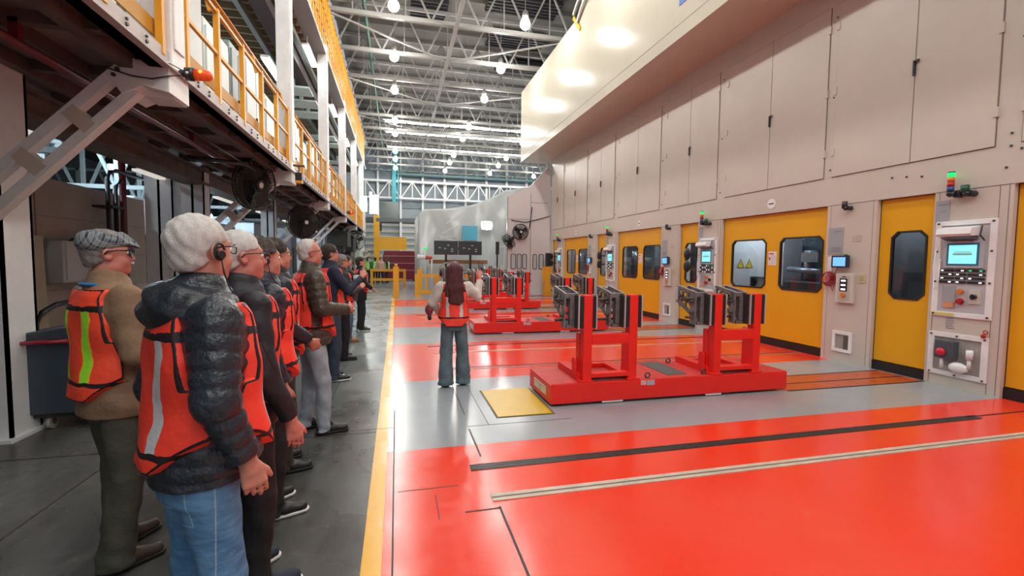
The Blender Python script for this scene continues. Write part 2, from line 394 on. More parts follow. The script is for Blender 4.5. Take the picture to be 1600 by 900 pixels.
for i in range(10):
    m.bar((-3 + i * 1.8, 44.8, 9.6), (-3 + i * 1.8 + 0.9, 44.8, 10.6), 0.08, 0.08); m.bar((-3 + i * 1.8 + 0.9, 44.8, 10.6), (-3 + i * 1.8 + 1.8, 44.8, 9.6), 0.08, 0.08)
single(m, 'crane_girder', mat('teal_steel', (0.10, 0.20, 0.22), 0.5), 'dark teal lattice girder high in front of the far wall', 'girder')
m = MB(); m.box(-0.38, -0.02, 44.4, 44.6, 5.3, 12).box(0.12, 0.22, 44.4, 44.6, 5.3, 12)
single(m, 'teal_riser', TEAL, 'vertical turquoise steel riser on the far wall', 'riser')

# ---------------------------------------------------------------- LEFT: mezzanine
PY = [0.15, 5.0, 9.85, 14.65, 19.45, 24.4, 29.4]      # bays
DX0, DX1 = -3.6, -1.98
def hpost(i, y):
    top = 11.9 if i < 3 else 7.78
    t = empty('mezzanine_post', (-2.07, y, 0), 0,
              'white steel post carrying the mezzanine, %s' % ['behind the camera side', 'nearest the camera beside the orange beacon', 'second from the camera with a fan below it', 'third from the camera', 'fourth from the camera', 'fifth from the camera', 'sixth from the camera, at the bright far end'][i],
              'steel post')
    m = MB().box(-0.12, 0.12, -0.14, 0.14, 3.05, top); m.box(0.12, 0.135, -0.1, 0.1, 3.5, top)
    m.build('post', WHITE, t, bevel=0.006)
    # bracket: folded plate under the post that reaches back to the strut
    b = MB().prism([(-0.34, 3.19), (-0.20, 3.33), (0.14, 3.33), (0.14, 3.06), (-0.06, 3.10), (-0.22, 3.02)], 'y', -0.26, 0.14)
    b.build('bracket', WHITE, t, bevel=0.006)
    bo = MB()
    for dx, dz in ((-0.24, 3.24), (-0.27, 3.19), (-0.20, 3.29)): bo.cyl((dx, -0.26, dz - 0.02), (dx, -0.28, dz - 0.02), 0.017, n=8)
    bo.build('bolt', DSTEEL, t)
    # diagonal strut of two channels joined by plates
    a = Vector((-0.2, -0.2, 3.14)); e = Vector((-1.34, -0.2, 1.95)); d = (e - a).normalized(); nrm = Vector((-d.z, 0, d.x))
    if nrm.z < 0: nrm = -nrm
    for s_, nm in ((0.10, 'strut'), (-0.10, 'strut')):
        p = a + nrm * s_; q = e + nrm * s_
        m = MB().bar(p, q, 0.10, 0.085, up=nrm); m.build(nm, WHITE, t, bevel=0.004)
    for f in (0.30, 0.62):
        c = a.lerp(e, f); m = MB().bar(c - d * 0.06, c + d * 0.06, 0.11, 0.22, up=nrm); m.build('batten_plate', mat('batten_cream', (0.62, 0.54, 0.47), 0.5), t)
    m = MB().bar(e - d * 0.10, e + d * 0.04, 0.11, 0.25, up=nrm); m.build('end_plate', WHITE, t)
    return t
for i, y in enumerate(PY): hpost(i, y)
def column(x0, x1, y0, y1, z1, label):
    t = empty('steel_column', ((x0 + x1) / 2, (y0 + y1) / 2, 0), 0, label, 'steel column'); hx = (x1 - x0) / 2; hy = (y1 - y0) / 2
    MB().box(-hx, hx, -hy, -hy + 0.03, 0, z1).box(-hx, hx, hy - 0.03, hy, 0, z1).box(-0.02, 0.02, -hy, hy, 0, z1).box(hx - 0.02, hx, -hy, hy, 0, z1).build('shaft', GREYW, t)
    MB().box(-hx - 0.04, hx + 0.04, -hy - 0.06, hy + 0.06, 0, 0.03).build('base_plate', GREYW, t)
column(-3.62, -3.25, 4.84, 5.2, 3.3, 'pale steel column at the left edge of the photo by the grey bin')
column(-3.85, -3.47, 9.75, 10.05, 3.3, 'light bluish column behind the heads of the first two men in line')
column(-4.42, -3.98, 9.75, 10.1, 3.3, 'broad white column in front of the beige partition end')
column(-3.75, -3.4, 14.5, 14.8, 3.3, 'white column behind the curly-haired man')
column(-3.75, -3.4, 19.3, 19.6, 3.3, 'slim white column far along under the mezzanine')
column(-3.75, -3.4, 24.3, 24.6, 3.3, 'slimmer far white column under the mezzanine, second last')
column(-3.75, -3.4, 29.3, 29.6, 3.3, 'farthest white column under the mezzanine')
# deck between posts
DECKU = mat('deck_underside', (0.23, 0.18, 0.165), 0.6, var=0.35, vs=2)
m = MB(); m.box(-3.7, -2.1, -3, 31, 3.36, 3.42)
single(m, 'mezzanine_deck', DECKU, 'brown steel deck of the mezzanine seen from below', 'deck')
m = MB()
for x in (-2.25, -2.75, -3.2): m.box(x - 0.05, x + 0.05, -3, 31, 3.24, 3.36)
for j in range(34): m.box(-3.6, -2.1, -2.9 + j, -2.82 + j, 3.27, 3.36)
single(m, 'deck_joists', BROWN, 'dark brown joists beneath the mezzanine deck', 'joists')
single(MB().box(-2.08, -1.97, -3, 31, 3.27, 3.45).box(-2.08, -1.9, -3, 31, 3.27, 3.285), 'deck_edge_beam', mat('edge_beam', (0.50, 0.46, 0.45), 0.5, var=0.1), 'pale steel channel edging the lower mezzanine deck', 'edge beam')
single(MB().box(-3.72, -3.5, -3, 31, 2.98, 3.24).box(-3.8, -3.42, -3, 31, 3.2, 3.24).box(-3.8, -3.42, -3, 31, 2.96, 3.0), 'deck_main_beam', mat('dull_brown_beam', (0.13, 0.11, 0.095), 0.55, var=0.4, vs=5), 'dusty brown main beam running under the back of the deck', 'beam')
single(MB().cyl((-2.62, 0, 3.13), (-2.62, 8.6, 3.13), 0.035).box(-2.65, -2.59, 4.1, 4.15, 3.13, 3.3).box(-2.65, -2.59, 7, 7.05, 3.13, 3.3), 'sprinkler_pipe', MAROON, 'dark red sprinkler pipe hung under the mezzanine deck', 'pipe')
single(MB().cyl((-2.9, 7.6, 3.05), (-2.2, 7.9, 3.05), 0.03).cyl((-2.3, 5.9, 3.08), (-2.3, 8.6, 3.08), 0.015).cyl((-2.3, 8.4, 3.08), (-2.3, 8.4, 3.26), 0.015), 'under_deck_conduit', BLACKP, 'thin black conduit hung below the deck before the second post', 'conduit')
for j in range(7):
    single(MB().box(-4.2, -4.08, 5.5 + j * 3.4, 6.7 + j * 3.4, 3.02, 3.06).box(-4.15, -4.13, 6 + j * 3.4, 6.02 + j * 3.4, 3.06, 3.75), 'under_deck_lamp', mat('dim_tube', (0.6, 0.57, 0.52), 0.4, emit=1.2), 'dusty tube light beneath the mezzanine deck, ' + ORD[j] + ' from the camera', 'tube light', 'tube lights under the deck')
# wider underside beyond
single(MB().box(-5.3, -3.72, -3, 31, 3.75, 3.85), 'low_roof', mat('low_roof_dark', (0.07, 0.055, 0.05), 0.7, var=0.3, vs=2), 'dark low roof over the space behind the mezzanine', 'roof')
m = MB()
for j in range(30): m.box(-5.3, -3.72, -2 + j * 1.1, -1.9 + j * 1.1, 3.6, 3.75)
single(m, 'low_roof_purlins', BROWN, 'row of dark purlins under the low roof', 'purlins')
# lower railing
def rail_run(i, y0, y1, lab):
    t = empty('guard_rail', (-1.99, y0, 3.39), 0, lab, 'guard rail'); L_ = y1 - y0; n = max(2, round(L_ / 0.82)); st = L_ / n
    for z in (0.56, 1.03): MB().box(-0.018, 0.018, 0, L_, z - 0.018, z + 0.018).build('rail', YELR, t)
    MB().cyl((-0.12, 0, 1.30), (-0.12, L_, 1.30), 0.022).build('hand_rail', mat('orange_rail_paint', (0.72, 0.27, 0.03), 0.4), t)
    MB().box(-0.06, -0.045, 0, L_, 0.15, 0.29).build('toe_board', mat('toe_yellow', (0.55, 0.27, 0.02), 0.5), t)
    for j in range(n + 1):
        yy = min(max(j * st, 0.05), L_ - 0.05)
        m = MB().box(-0.028, 0.028, yy - 0.028, yy + 0.028, 0.0, 1.06); m.build('baluster', YELR, t)
        if j % 2: MB().bar((-0.06, yy, 1.03), (-0.12, yy, 1.3), 0.045, 0.03).build('rail_bracket', YELR, t)
    m = MB()
    for j in range(n):
        for q in (0.3, 0.62): m.cyl((0.02, j * st + q * st, -0.02), (0.035, j * st + q * st, -0.02), 0.016, n=8); m.cyl((0.02, j * st + q * st, 0.02), (0.035, j * st + q * st, 0.02), 0.012, n=8)
    m.build('bolt', DSTEEL, t)
RL = ['yellow guard rail in the top left corner, left of the first post', 'yellow guard rail between the first and second post', 'yellow guard rail between the second and third post', 'yellow guard rail between the third and fourth post', 'yellow guard rail between the fourth and fifth post', 'farthest yellow guard rail of the lower deck']
for i in range(6): rail_run(i, PY[i] + 0.2, PY[i + 1] - 0.2, RL[i])
# cabinets / screens on the deck behind the railing
CAB = mat('cabinet_white', (0.62, 0.68, 0.66), 0.35); CABG = mat('cabinet_grey', (0.22, 0.27, 0.26), 0.4)
cols = ['grey-green', 'white', 'pale blue-white', 'white', 'grey', 'white', 'pale', 'white']
y = 4.2; k = 0
while y < 30:
    wd = [1.5, 0.9, 1.25, 1.1, 0.8, 1.35][k % 6]; gy = k % 3 == 1
    where = ['just right of the first post', 'beside the tall pale one near the first post', 'midway along the first railing'][k] if k < 3 else 'number counted along'
    lab = (('grey' if gy else 'white') + ' equipment cabinet on the mezzanine, ' + (where if k < 3 else 'standing ' + ['before the second post', 'behind the second railing start', 'in the second bay', 'late in the second bay', 'at the third post', 'early in the third bay', 'mid third bay', 'late in the third bay', 'early in the fourth bay', 'mid fourth bay', 'by the fifth post', 'early fifth bay', 'mid fifth bay', 'end of the fifth bay', 'past the sixth post', 'beyond the sixth post', 'near the far deck end', 'at the far deck end', 'last on the deck', 'at the very end'][min(k - 3, 19)]))
    t = empty('equipment_cabinet', (-3.0, y + wd / 2, 3.42), 0, lab, 'cabinet')
    hgt = 1.75 + 0.3 * ((k * 7) % 3) / 2
    MB().box(-0.3, 0.25, -wd / 2 + 0.03, wd / 2 - 0.03, 0, hgt).build('body', CABG if gy else CAB, t, bevel=0.01)
    MB().box(0.25, 0.27, -wd / 2 + 0.09, -0.02, 0.1, hgt - 0.1).box(0.25, 0.27, 0.02, wd / 2 - 0.09, 0.1, hgt - 0.1).build('door', CABG if gy else CAB, t)
    MB().box(0.27, 0.30, -0.03, -0.01, 0.8, 1.0).build('handle', BLACKP, t)
    y += wd; k += 1
# tube lights above the lower deck
TL = ['nearest bright tube light above the mezzanine, right of the second post', 'tube light above the mezzanine past the third post', 'tube light above the mezzanine past the fourth post', 'tube light above the mezzanine past the fifth post', 'farthest tube light above the mezzanine']
for i, y in enumerate([13.2, 18.0, 22.8, 27.6]):
    t = empty('tube_light', (-2.28, y, 7.1), 0, TL[i if i < 3 else 4], 'tube light')
    MB().box(-0.09, 0.09, 0, 1.35, 0.05, 0.1).box(-0.01, 0.01, 0.3, 0.32, 0.1, 0.4).build('housing', WHITE, t)
    MB().box(-0.06, 0.06, 0.03, 1.32, 0.0, 0.05).build('tube', TUBEM, t)
for i, y in enumerate([5.2, 7.3, 11.2]):
    t = empty('tube_light', (-2.75, y, 5.9), 0, ['tube light over the first cabinets, mostly above the frame', 'tube light over the first railing behind the top rail', 'tube light over the second bay cabinets'][i], 'tube light')
    MB().box(-0.09, 0.09, 0, 1.35, 0.05, 0.1).build('housing', WHITE, t)
    MB().box(-0.06, 0.06, 0.03, 1.32, 0.0, 0.05).build('tube', TUBEM, t)
# grated ceiling over the lower deck and ducts between
m = MB().box(-9, -2.5, -3, 31, 7.55, 7.6)
single(m, 'upper_deck', mat('upper_deck_under', (0.17, 0.15, 0.12), 0.6, var=0.3), 'grey-brown underside of the upper deck above the mezzanine', 'deck')
m = MB()
for j in range(70): m.box(-5.4, -2.35, 3 + j * 0.4, 3.06 + j * 0.4, 7.35, 7.5)
m.mi(1)
for x in (-2.5, -3.4): m.box(x - 0.06, x + 0.06, -3, 31, 7.2, 7.35)
single(m, 'cable_ladder', [mat('ladder_brown', (0.24, 0.18, 0.10), 0.55), mat('grey_green_beam', (0.25, 0.3, 0.28), 0.5)], 'ladder-like grid of brown slats above the mezzanine', 'cable tray')
single(MB().box(-2.95, -2.6, 3, 30, 6.9, 7.2), 'dark_duct', mat('maroon_dark', (0.045, 0.02, 0.022), 0.5, var=0.4), 'dark maroon duct running under the upper deck', 'duct')
for i, y in enumerate([14.7, 15.9, 17.1, 20.2, 21.4, 25.2]):
    single(MB().box(-3.5, -2.45, y, y + 0.75, 6.55, 6.6).box(-3.0, -2.9, y + .3, y + .4, 6.6, 7.0), 'ceiling_panel', mat('panel_mint', (0.55, 0.66, 0.62), 0.4), 'pale hanging panel below the upper deck, %s' % ['nearest one', 'second one', 'third one', 'fourth one', 'fifth one', 'farthest one'][i], 'hanging panel')
# upper walkway with dense yellow balustrade
t = empty('upper_balustrade', (-2.03, 10, 7.6), 0, 'tall dense yellow balustrade of the upper walkway running into the distance', 'balustrade')
single(MB().box(-2.6, -1.95, 10, 32, 7.5, 7.6), 'upper_walkway', mat('walkway_grey', (0.3, 0.3, 0.3), 0.5), 'narrow grey upper walkway under the yellow balustrade', 'walkway')
nb = 0
for j in range(58):
    yy = 0.2 + j * 0.375
    MB().box(-0.03, 0.03, yy - 0.045, yy + 0.045, 0, 1.85).build('baluster', YELR, t)
for z in (0.15, 0.62, 1.25, 1.85): MB().box(-0.03, 0.03, 0, 21.8, z - 0.025, z + 0.025).build('rail', mat('orange_rail_paint', (0.72, 0.27, 0.03)), t)
# orange beacon
def beacon(x, y, z, lab, s=1.0):
    t = empty('beacon_light', (x, y, z), 0, lab, 'beacon light')
    MB().cyl((-0.05, 0, 0), (0.0, 0, 0), 0.03 * s).cyl((0.0, 0, 0), (0.075, 0, 0), 0.058 * s, 0.06 * s, 20).build('base', BLACKP, t)
    MB().cyl((0.075, 0, 0), (0.17, 0, 0), 0.052 * s, 0.048 * s, 20).ball((0.17, 0, 0), 0.048 * s, 16).build('lens', mat('beacon_orange', (0.75, 0.07, 0.01), 0.12, emit=0.35), t)
    MB().ball((0.13, -0.035 * s, 0.015), 0.022 * s, 8).build('flash_bulb', mat('beacon_glow', (1.0, 0.22, 0.02), 0.3, emit=4), t)
    MB().ball((0.03, -0.062 * s, -0.01), 0.014, 8).build('screw', STEEL, t)
beacon(-1.87, 4.93, 3.30, 'orange beacon light sticking out of the first white post')
beacon(-1.87, 19.4, 3.45, 'small orange beacon on the fourth white post', 1.3)
single(MB().tube([(-2.38, 4.73, 3.22), (-2.2, 4.72, 3.17), (-2.05, 4.72, 3.16), (-1.93, 4.73, 3.2), (-1.88, 4.84, 3.25)], 0.006).tube([(-2.18, 4.73, 3.32), (-2.03, 4.73, 3.315), (-1.92, 4.74, 3.31), (-1.86, 4.86, 3.30)], 0.005), 'beacon_cable', BLACKP, 'thin black cable looping across the first bracket to the beacon', 'cable')
t = empty('hook_block', (-1.82, 9.7, 3.18), 0, 'small black and yellow block hanging at the second post', 'hook block')
MB().box(-0.06, 0.06, -0.06, 0.06, -0.1, 0.08).build('block', BLACKP, t); MB().box(-0.062, 0.062, -0.062, 0.062, -0.12, -0.07).build('yellow_band', YELR, t)
MB().cyl((0, 0, 0.08), (0, 0, 0.22), 0.012).cyl((-.1, 0, 0.22), (0.1, 0, 0.22), 0.02).build('hanger', DSTEEL, t)
# fans
FANB = mat('fan_black', (0.012, 0.012, 0.014), 0.4)
def fan(name, loc, r, ry, rz, label, arm=None, dense=False):
    """round guard fan, axis along local -Y"""
    t = empty(name, loc, 0, label, 'fan'); t.rotation_euler = (ry, 0, rz)
    m = MB(); m.torus((0, -0.08, 0), r, 0.014, 'y', 40); m.torus((0, 0.08, 0), r, 0.014, 'y', 40); m.torus((0, -0.1, 0), r * 0.66, 0.006, 'y', 36, 5); m.torus((0, -0.1, 0), r * 0.35, 0.006, 'y', 30, 5)
    for i in range(44):
        a = 2 * PI * i / 44; c, s_ = math.cos(a), math.sin(a)
        m.tube([(c * r, -0.08, s_ * r), (c * r * 0.6, -0.125, s_ * r * 0.6), (c * 0.09, -0.125, s_ * 0.09)], 0.004, 4)
        m.tube([(c * r, -0.08, s_ * r), (c * r, 0.08, s_ * r), (c * r * 0.6, 0.12, s_ * r * 0.6), (c * 0.09, 0.12, s_ * 0.09)], 0.004, 4)
    m.build('guard', FANB, t)
    if dense: MB().cyl((0, 0.03, 0), (0, 0.05, 0), r * 0.97, n=40).cyl((0, 0.05, 0), (0, 0.13, 0), r * 0.9, r * 0.3, 40).build('rear_shroud', FANB, t)
    for i in range(3):
        a = 2 * PI * i / 3 + 0.5; m = MB(); vs = []
        for rr, wd, tw in ((0.07, 0.08, 0.06), (r * 0.5, 0.17 * r / 0.45, 0.05), (r * 0.9, 0.24 * r / 0.45, 0.03)):
            for sgn in (-1, 1):
                u = Vector((math.cos(a), 0, math.sin(a))); v = Vector((-math.sin(a), 0, math.cos(a)))
                p = u * rr + v * sgn * wd / 2 + Vector((0, sgn * tw, 0)); vs += [p + Vector((0, 0.004, 0)), p - Vector((0, 0.004, 0))]
        m.add(vs, [(0, 2, 6, 4), (4, 6, 10, 8), (1, 5, 7, 3), (5, 9, 11, 7), (0, 4, 5, 1), (4, 8, 9, 5), (2, 3, 7, 6), (6, 7, 11, 10), (8, 10, 11, 9), (0, 1, 3, 2)])
        m.build('blade', FANB, t)
    MB().cyl((0, -0.13, 0), (0, 0.13, 0), 0.09, n=20).cyl((0, 0.12, 0), (0, 0.32, 0), 0.085, 0.07, n=20).build('motor', FANB, t)
    MB().cyl((0, -0.135, 0), (0, -0.13, 0), 0.05, n=20).build('badge', mat('badge_white', (0.7, 0.7, 0.7), 0.4), t)
    if arm: MB().tube(arm, 0.022, 8).build('arm', FANB, t)
    return t
fan('wall_fan', (-2.45, 9.15, 2.92), 0.43, 0.1, R(66), 'large black fan hung on the second post, in front of the deck edge', [(0, 0.3, 0), (0.1, 0.45, 0.1), (0.25, 0.5, 0.15)], True)
fan('wall_fan', (-2.5, 13.9, 2.62), 0.45, 0.05, R(40), 'black fan under the deck above the curly-haired man', [(0, 0.3, 0), (0.1, 0.5, 0.1), (0.3, 0.6, 0.2)], True)
fan('wall_fan', (-2.3, 28.6, 2.65), 0.5, 0.0, R(30), 'small distant fan at the far end of the mezzanine')
# dark box blocks hanging under the far deck
for i, (y, z) in enumerate([(22.5, 2.2), (25.5, 2.0)]):
    single(MB().box(-3.1, -2.2, y, y + 1.6, z, z + 0.7).box(-2.9, -2.4, y + .2, y + 1, z - 0.3, z).bar((-2.9, y, z + .6), (-2.5, y, z + 1.15), .08, .08), 'hanging_duct_unit', mat('dark_unit', (0.03, 0.03, 0.028), 0.6, var=0.4), 'dark duct unit hung beneath the far deck, %s' % ['nearer one', 'farther one'][i], 'duct unit')
# partition behind, back space
m = MB().box(-5.1, -5.0, -4, 11.0, 0, 2.76); m.mi(1)
for z in (0.55, 1.1, 1.65, 2.2): m.box(-5.0, -4.996, -4, 11, z - 0.006, z + 0.006)
for y in (8.05, 9.8): m.box(-5.0, -4.99, y - .01, y + .01, 0, 2.76)
S(m, 'wall_left', [BEIGE, mat('beige_seam', (0.24, 0.2, 0.17), 0.6)])
S(MB().box(-15.6, -15.4, -13, 47, 0, 7.6), 'wall_far_left', mat('far_dark_wall', (0.07, 0.09, 0.10), 0.6, var=0.4, vs=0.6))
S(MB().box(-16, -5.2, -13, 47, 6.6, 6.7), 'ceiling_left', mat('left_ceiling', (0.035, 0.045, 0.05), 0.7, var=0.3))
GT = mat('grey_green_steel', (0.20, 0.24, 0.25), 0.5)
for i, y in enumerate([9.5, 14, 18.5, 24]):
    m = MB(); m.box(-15, -5.4, y, y + 0.12, 3.35, 3.45).box(-15, -5.4, y, y + 0.12, 5.3, 5.4)
    for j in range(6): m.bar((-15 + 1.6 * j, y + .06, 3.4), (-14.2 + 1.6 * j, y + .06, 5.35), 0.07, 0.07); m.bar((-14.2 + 1.6 * j, y + .06, 5.35), (-13.4 + 1.6 * j, y + .06, 3.4), 0.07, 0.07); m.box(-15 + 1.6 * j, -14.9 + 1.6 * j, y, y + .1, 2.6, 5.4)
    single(m, 'side_truss', GT, 'pale lattice frame seen over the beige partition, %s' % ['nearest', 'second', 'third', 'farthest'][i], 'lattice frame')
single(MB().cyl((-8.6, 11.6, 4.45), (-6.3, 12.4, 4.45), 0.42, n=28).cyl((-6.3, 12.4, 4.45), (-5.9, 14.5, 4.4), 0.40, n=28).torus((-7.4, 12.02, 4.45), 0.425, 0.02, 'x', 28), 'ventilation_duct', mat('galvanised', (0.42, 0.47, 0.47), 0.35, 0.7), 'round galvanised ventilation duct above the beige partition', 'duct')
for i, p in enumerate([(-8.9, 11.2, 3.55), (-6.6, 11.5, 3.75), (-8, 16, 4.2), (-9.5, 13, 4.3), (-6.2, 15.5, 3.3), (-5.8, 16.5, 2.9), (-7, 7.6, 4.6), (-6.8, 13.2, 4.5), (-6.8, 19.5, 4.5)]):  # last three are added fill lamps that brighten the columns
    t = empty('side_hall_lamp', p, 0, 'cold white lamp glowing in the side hall, %s' % ['far left one', 'one behind the diagonal strut', 'faint far one', 'small upper left one', 'one beside the columns', 'one above the second man', 'added fill behind the main beam', 'added fill behind the large fan', 'added deep fill behind the second fan'][i], 'lamp')
    MB().box(-0.12, 0.12, -0.08, 0.08, 0.04, 0.1).cyl((0, 0, 0.1), (0, 0, 6.6 - p[2]), 0.012, n=6).build('housing', GT, t); MB().ball((0, 0, 0), 0.11, 12, (1.5, 1, 0.7)).build('bulb', mat('cold_bulb', (0.75, 0.9, 1.0), 0.3, emit=420), t)
# machines seen over partition
for i, (x, y, w_, h_) in enumerate([(-7, 14, 1.6, 3.1), (-6.4, 17, 2, 2.7), (-7.5, 21, 2.4, 3.2), (-5.6, 19.5, 1.1, 2.9), (-5.4, 24, 1.3, 3.0), (-5.2, 28, 1.2, 2.9)]):
    t = empty('side_machine', (x, y, 0), 0, 'bluish-grey machine housing in the side hall, %s' % ['behind the red riser pipe', 'right of the riser pipes', 'deepest left', 'between the columns', 'seen below the far deck', 'last below the far deck'][i], 'machine')
    MB().box(-w_ / 2, w_ / 2, -0.8, 0.8, 0, h_).build('housing', mat('machine_blue_grey', (0.38, 0.46, 0.52), 0.4, var=0.1), t, bevel=0.03)
    MB().box(-w_ / 3, w_ / 3, -0.84, -0.8, h_ * 0.45, h_ * 0.75).build('window', mat('machine_dark', (0.02, 0.03, 0.04), 0.2), t)
    MB().box(w_ / 2, w_ / 2 + .03, -0.5, 0.5, h_ * 0.3, h_ * 0.7).build('side_panel', mat('machine_dark', (0.02, 0.03, 0.04)), t)
# riser pipes by the partition
single(MB().cyl((-4.85, 9.95, 0), (-4.85, 9.95, 3.9), 0.055), 'fire_riser', MAROON, 'dark red vertical riser pipe in front of the beige partition', 'pipe')
single(MB().tube([(-4.8, 9.4, 0), (-4.8, 9.4, 2.95), (-4.79, 9.48, 3.08), (-4.78, 9.65, 3.12), (-4.74, 12.2, 3.12)], 0.035).tube([(-4.78, 9.58, 0), (-4.78, 9.58, 2.85), (-4.73, 9.68, 2.95)], 0.035).box(-5.0, -4.7, 9.33, 9.65, 2.45, 2.49), 'black_pipes', BLACKP, 'pair of black pipes bending over at the top beside the red riser', 'pipes')
# electrical cabinet on the partition
t = empty('wall_cabinet', (-4.84, 8.55, 1.22), 0, 'pale grey steel cabinet on the beige partition behind the flat-capped man', 'cabinet')
MB().box(-0.14, 0.12, -0.45, 0.45, 0, 0.62).build('body', mat('cab_grey', (0.45, 0.46, 0.46), 0.4), t, bevel=0.01)
MB().box(0.12, 0.135, -0.40, 0.08, 0.04, 0.58).box(0.12, 0.135, 0.10, 0.41, 0.04, 0.58).build('door', mat('cab_grey2', (0.5, 0.51, 0.52), 0.4), t)
MB().tube([(0, -0.1, 0.62), (0.03, 0.0, 0.68), (0.05, 0.2, 0.66), (0.05, 0.3, 0.62)], 0.018).build('cable', BLACKP, t)
single(MB().prism([(7.6, 0), (8.0, 0), (7.95, 1.9), (7.75, 1.9)], 'x', -4.95, -4.86), 'partition_pilaster', mat('pilaster', (0.42, 0.37, 0.29), 0.6), 'tapered beige pilaster on the partition left of the grey cabinet', 'pilaster')
single(MB().tube([(-4.6, 7.3, 0.5), (-4.6, 7.32, 0.7), (-4.6, 7.45, 0.86), (-4.6, 7.7, 0.94), (-4.6, 8.1, 0.96)], 0.035), 'black_hose', BLACKP, 'thick black hose curving up behind the grey wheeled bin', 'hose')
# wheeled bin
t = empty('wheeled_bin', (-3.02, 5.15, 0), 0, 'dark blue-grey wheeled tipping bin behind the flat-capped man', 'bin')
BIN = mat('bin_blue_grey', (0.045, 0.06, 0.085), 0.4, var=0.1)
MB().prism([(-0.36, 0.90), (-0.33, 0.16), (0.32, 0.16), (0.42, 1.02)], 'y', -0.1, 0.75).build('tub', BIN, t, bevel=0.015)
MB().box(-0.36, 0.4, -0.12, 0.77, 0.82, 0.85).build('rim', BIN, t)
MB().cyl((-0.34, -0.16, 0.83), (0.12, -0.16, 0.845), 0.018).cyl((-0.34, -0.16, 0.83), (-0.34, -0.08, 0.83), 0.015).build('handle', mat('red_handle', (0.35, 0.01, 0.03), 0.3), t)
MB().box(0.33, 0.42, -0.08, 0.7, 0.16, 0.45).build('red_frame', mat('red_frame', (0.5, 0.01, 0.02), 0.4), t)
MB().box(-0.3, 0.3, -0.06, 0.7, 0.12, 0.16).build('chassis', BLACKP, t)
for x, y in ((-0.13, 0.0), (0.23, 0.0), (-0.13, 0.62), (0.23, 0.62)):
    c = MB().cyl((x - 0.018, y, 0.06), (x + 0.018, y, 0.06), 0.06, n=20).build('caster', mat('caster_grey', (0.35, 0.35, 0.34), 0.5), t)
    MB().box(x - 0.03, x + 0.03, y - 0.02, y + 0.02, 0.06, 0.13).cyl((x - 0.022, y, 0.06), (x + 0.022, y, 0.06), 0.02, n=12).build('fork', DSTEEL, c)

# ---------------------------------------------------------------- FAR END
# plastic-wrapped enclosure
def wrap_mat():
    m = mat('plastic_sheet', (0.55, 0.59, 0.59), 0.22, bump=0.3, bs=2.5); return m
def sheet(poly, y, ys, name):
    """front sheet between floor and a wavy upper line with fold relief"""
    n = 70; h = 40; vs = []; fs = []
    def top(x):
        for (a, b), (c, d) in zip(poly, poly[1:]):
            if a <= x <= c: return b + (d - b) * (x - a) / (c - a)
        return poly[-1][1]
    x0, x1 = poly[0][0], poly[-1][0]
    for i in range(n + 1):
        x = x0 + (x1 - x0) * i / n; tp = top(x)
        for j in range(h + 1):
            z = tp * j / h
            dy = 0.10 * math.sin(x * 2.1 + z * 1.3) + 0.03 * math.sin(x * 5.3 - z * 2.1 + 1) + 0.008 * math.sin(x * 11 + z * 5.3) + 0.25 * (z / 5) ** 2
            vs.append((x, y + dy, z))
    for i in range(n):
        for j in range(h): a = i * (h + 1) + j; fs.append((a, a + h + 1, a + h + 2, a + 1))
    k = len(vs); N_ = (n + 1)
    for i in range(N_): vs.append((vs[i * (h + 1) + h][0], ys, vs[i * (h + 1) + h][2] + 0.1)); vs.append((vs[i * (h + 1)][0], ys, 0))
    for i in range(n): fs.append((i * (h + 1) + h, (i + 1) * (h + 1) + h, k + 2 * i + 2, k + 2 * i))
    fs.append([j for j in range(h + 1)] + [k, k + 1]); return MB().add(vs, fs, True)
t = empty('wrapped_enclosure', (0, 24.3, 0), 0, 'machine enclosure wrapped in glossy translucent plastic sheeting at the hall end', 'wrapped enclosure')
sheet([(1.12, 4.0), (1.4, 4.25), (2.6, 4.3), (3.9, 4.55), (4.9, 4.95), (5.8, 5.45), (7.3, 5.7), (8.4, 5.8)], 0, 6, 'x').build('plastic_sheet', wrap_mat(), t)
MB().box(3.35, 4.15, -0.16, -0.13, 2.66, 3.42).build('blue_patch', mat('blue_film', (0.10, 0.45, 0.62), 0.3), t)
m = MB()
for a in (((2.3, 3.0), (3.2, 3.5)), ((2.2, 2.75), (3.0, 2.85)), ((2.5, 3.5), (3.5, 4.2)), ((3.0, 2.6), (2.1, 2.9))):
    m.bar((a[0][0], -0.14, a[0][1]), (a[1][0], -0.14, a[1][1]), 0.02, 0.025)
m.build('fold', mat('fold_white', (0.85, 0.88, 0.88), 0.2), t)
t = empty('sheet_glare', (4.62, 23.95, 3.45), 0, 'glowing white patch standing for lamp glare through the plastic-wrapped enclosure', 'glare patch')
MB().box(-0.3, 0.3, 0.02, 0.1, -0.22, 0.22).build('housing', WHITE, t); MB().ball((0, 0, 0), 0.3, 20, (1.0, 0.15, 0.7)).build('lamp_face', mat('flood', (1, 1, 0.98), 0.3, emit=40), t)  # emissive blob added for the lamp glare through the sheeting
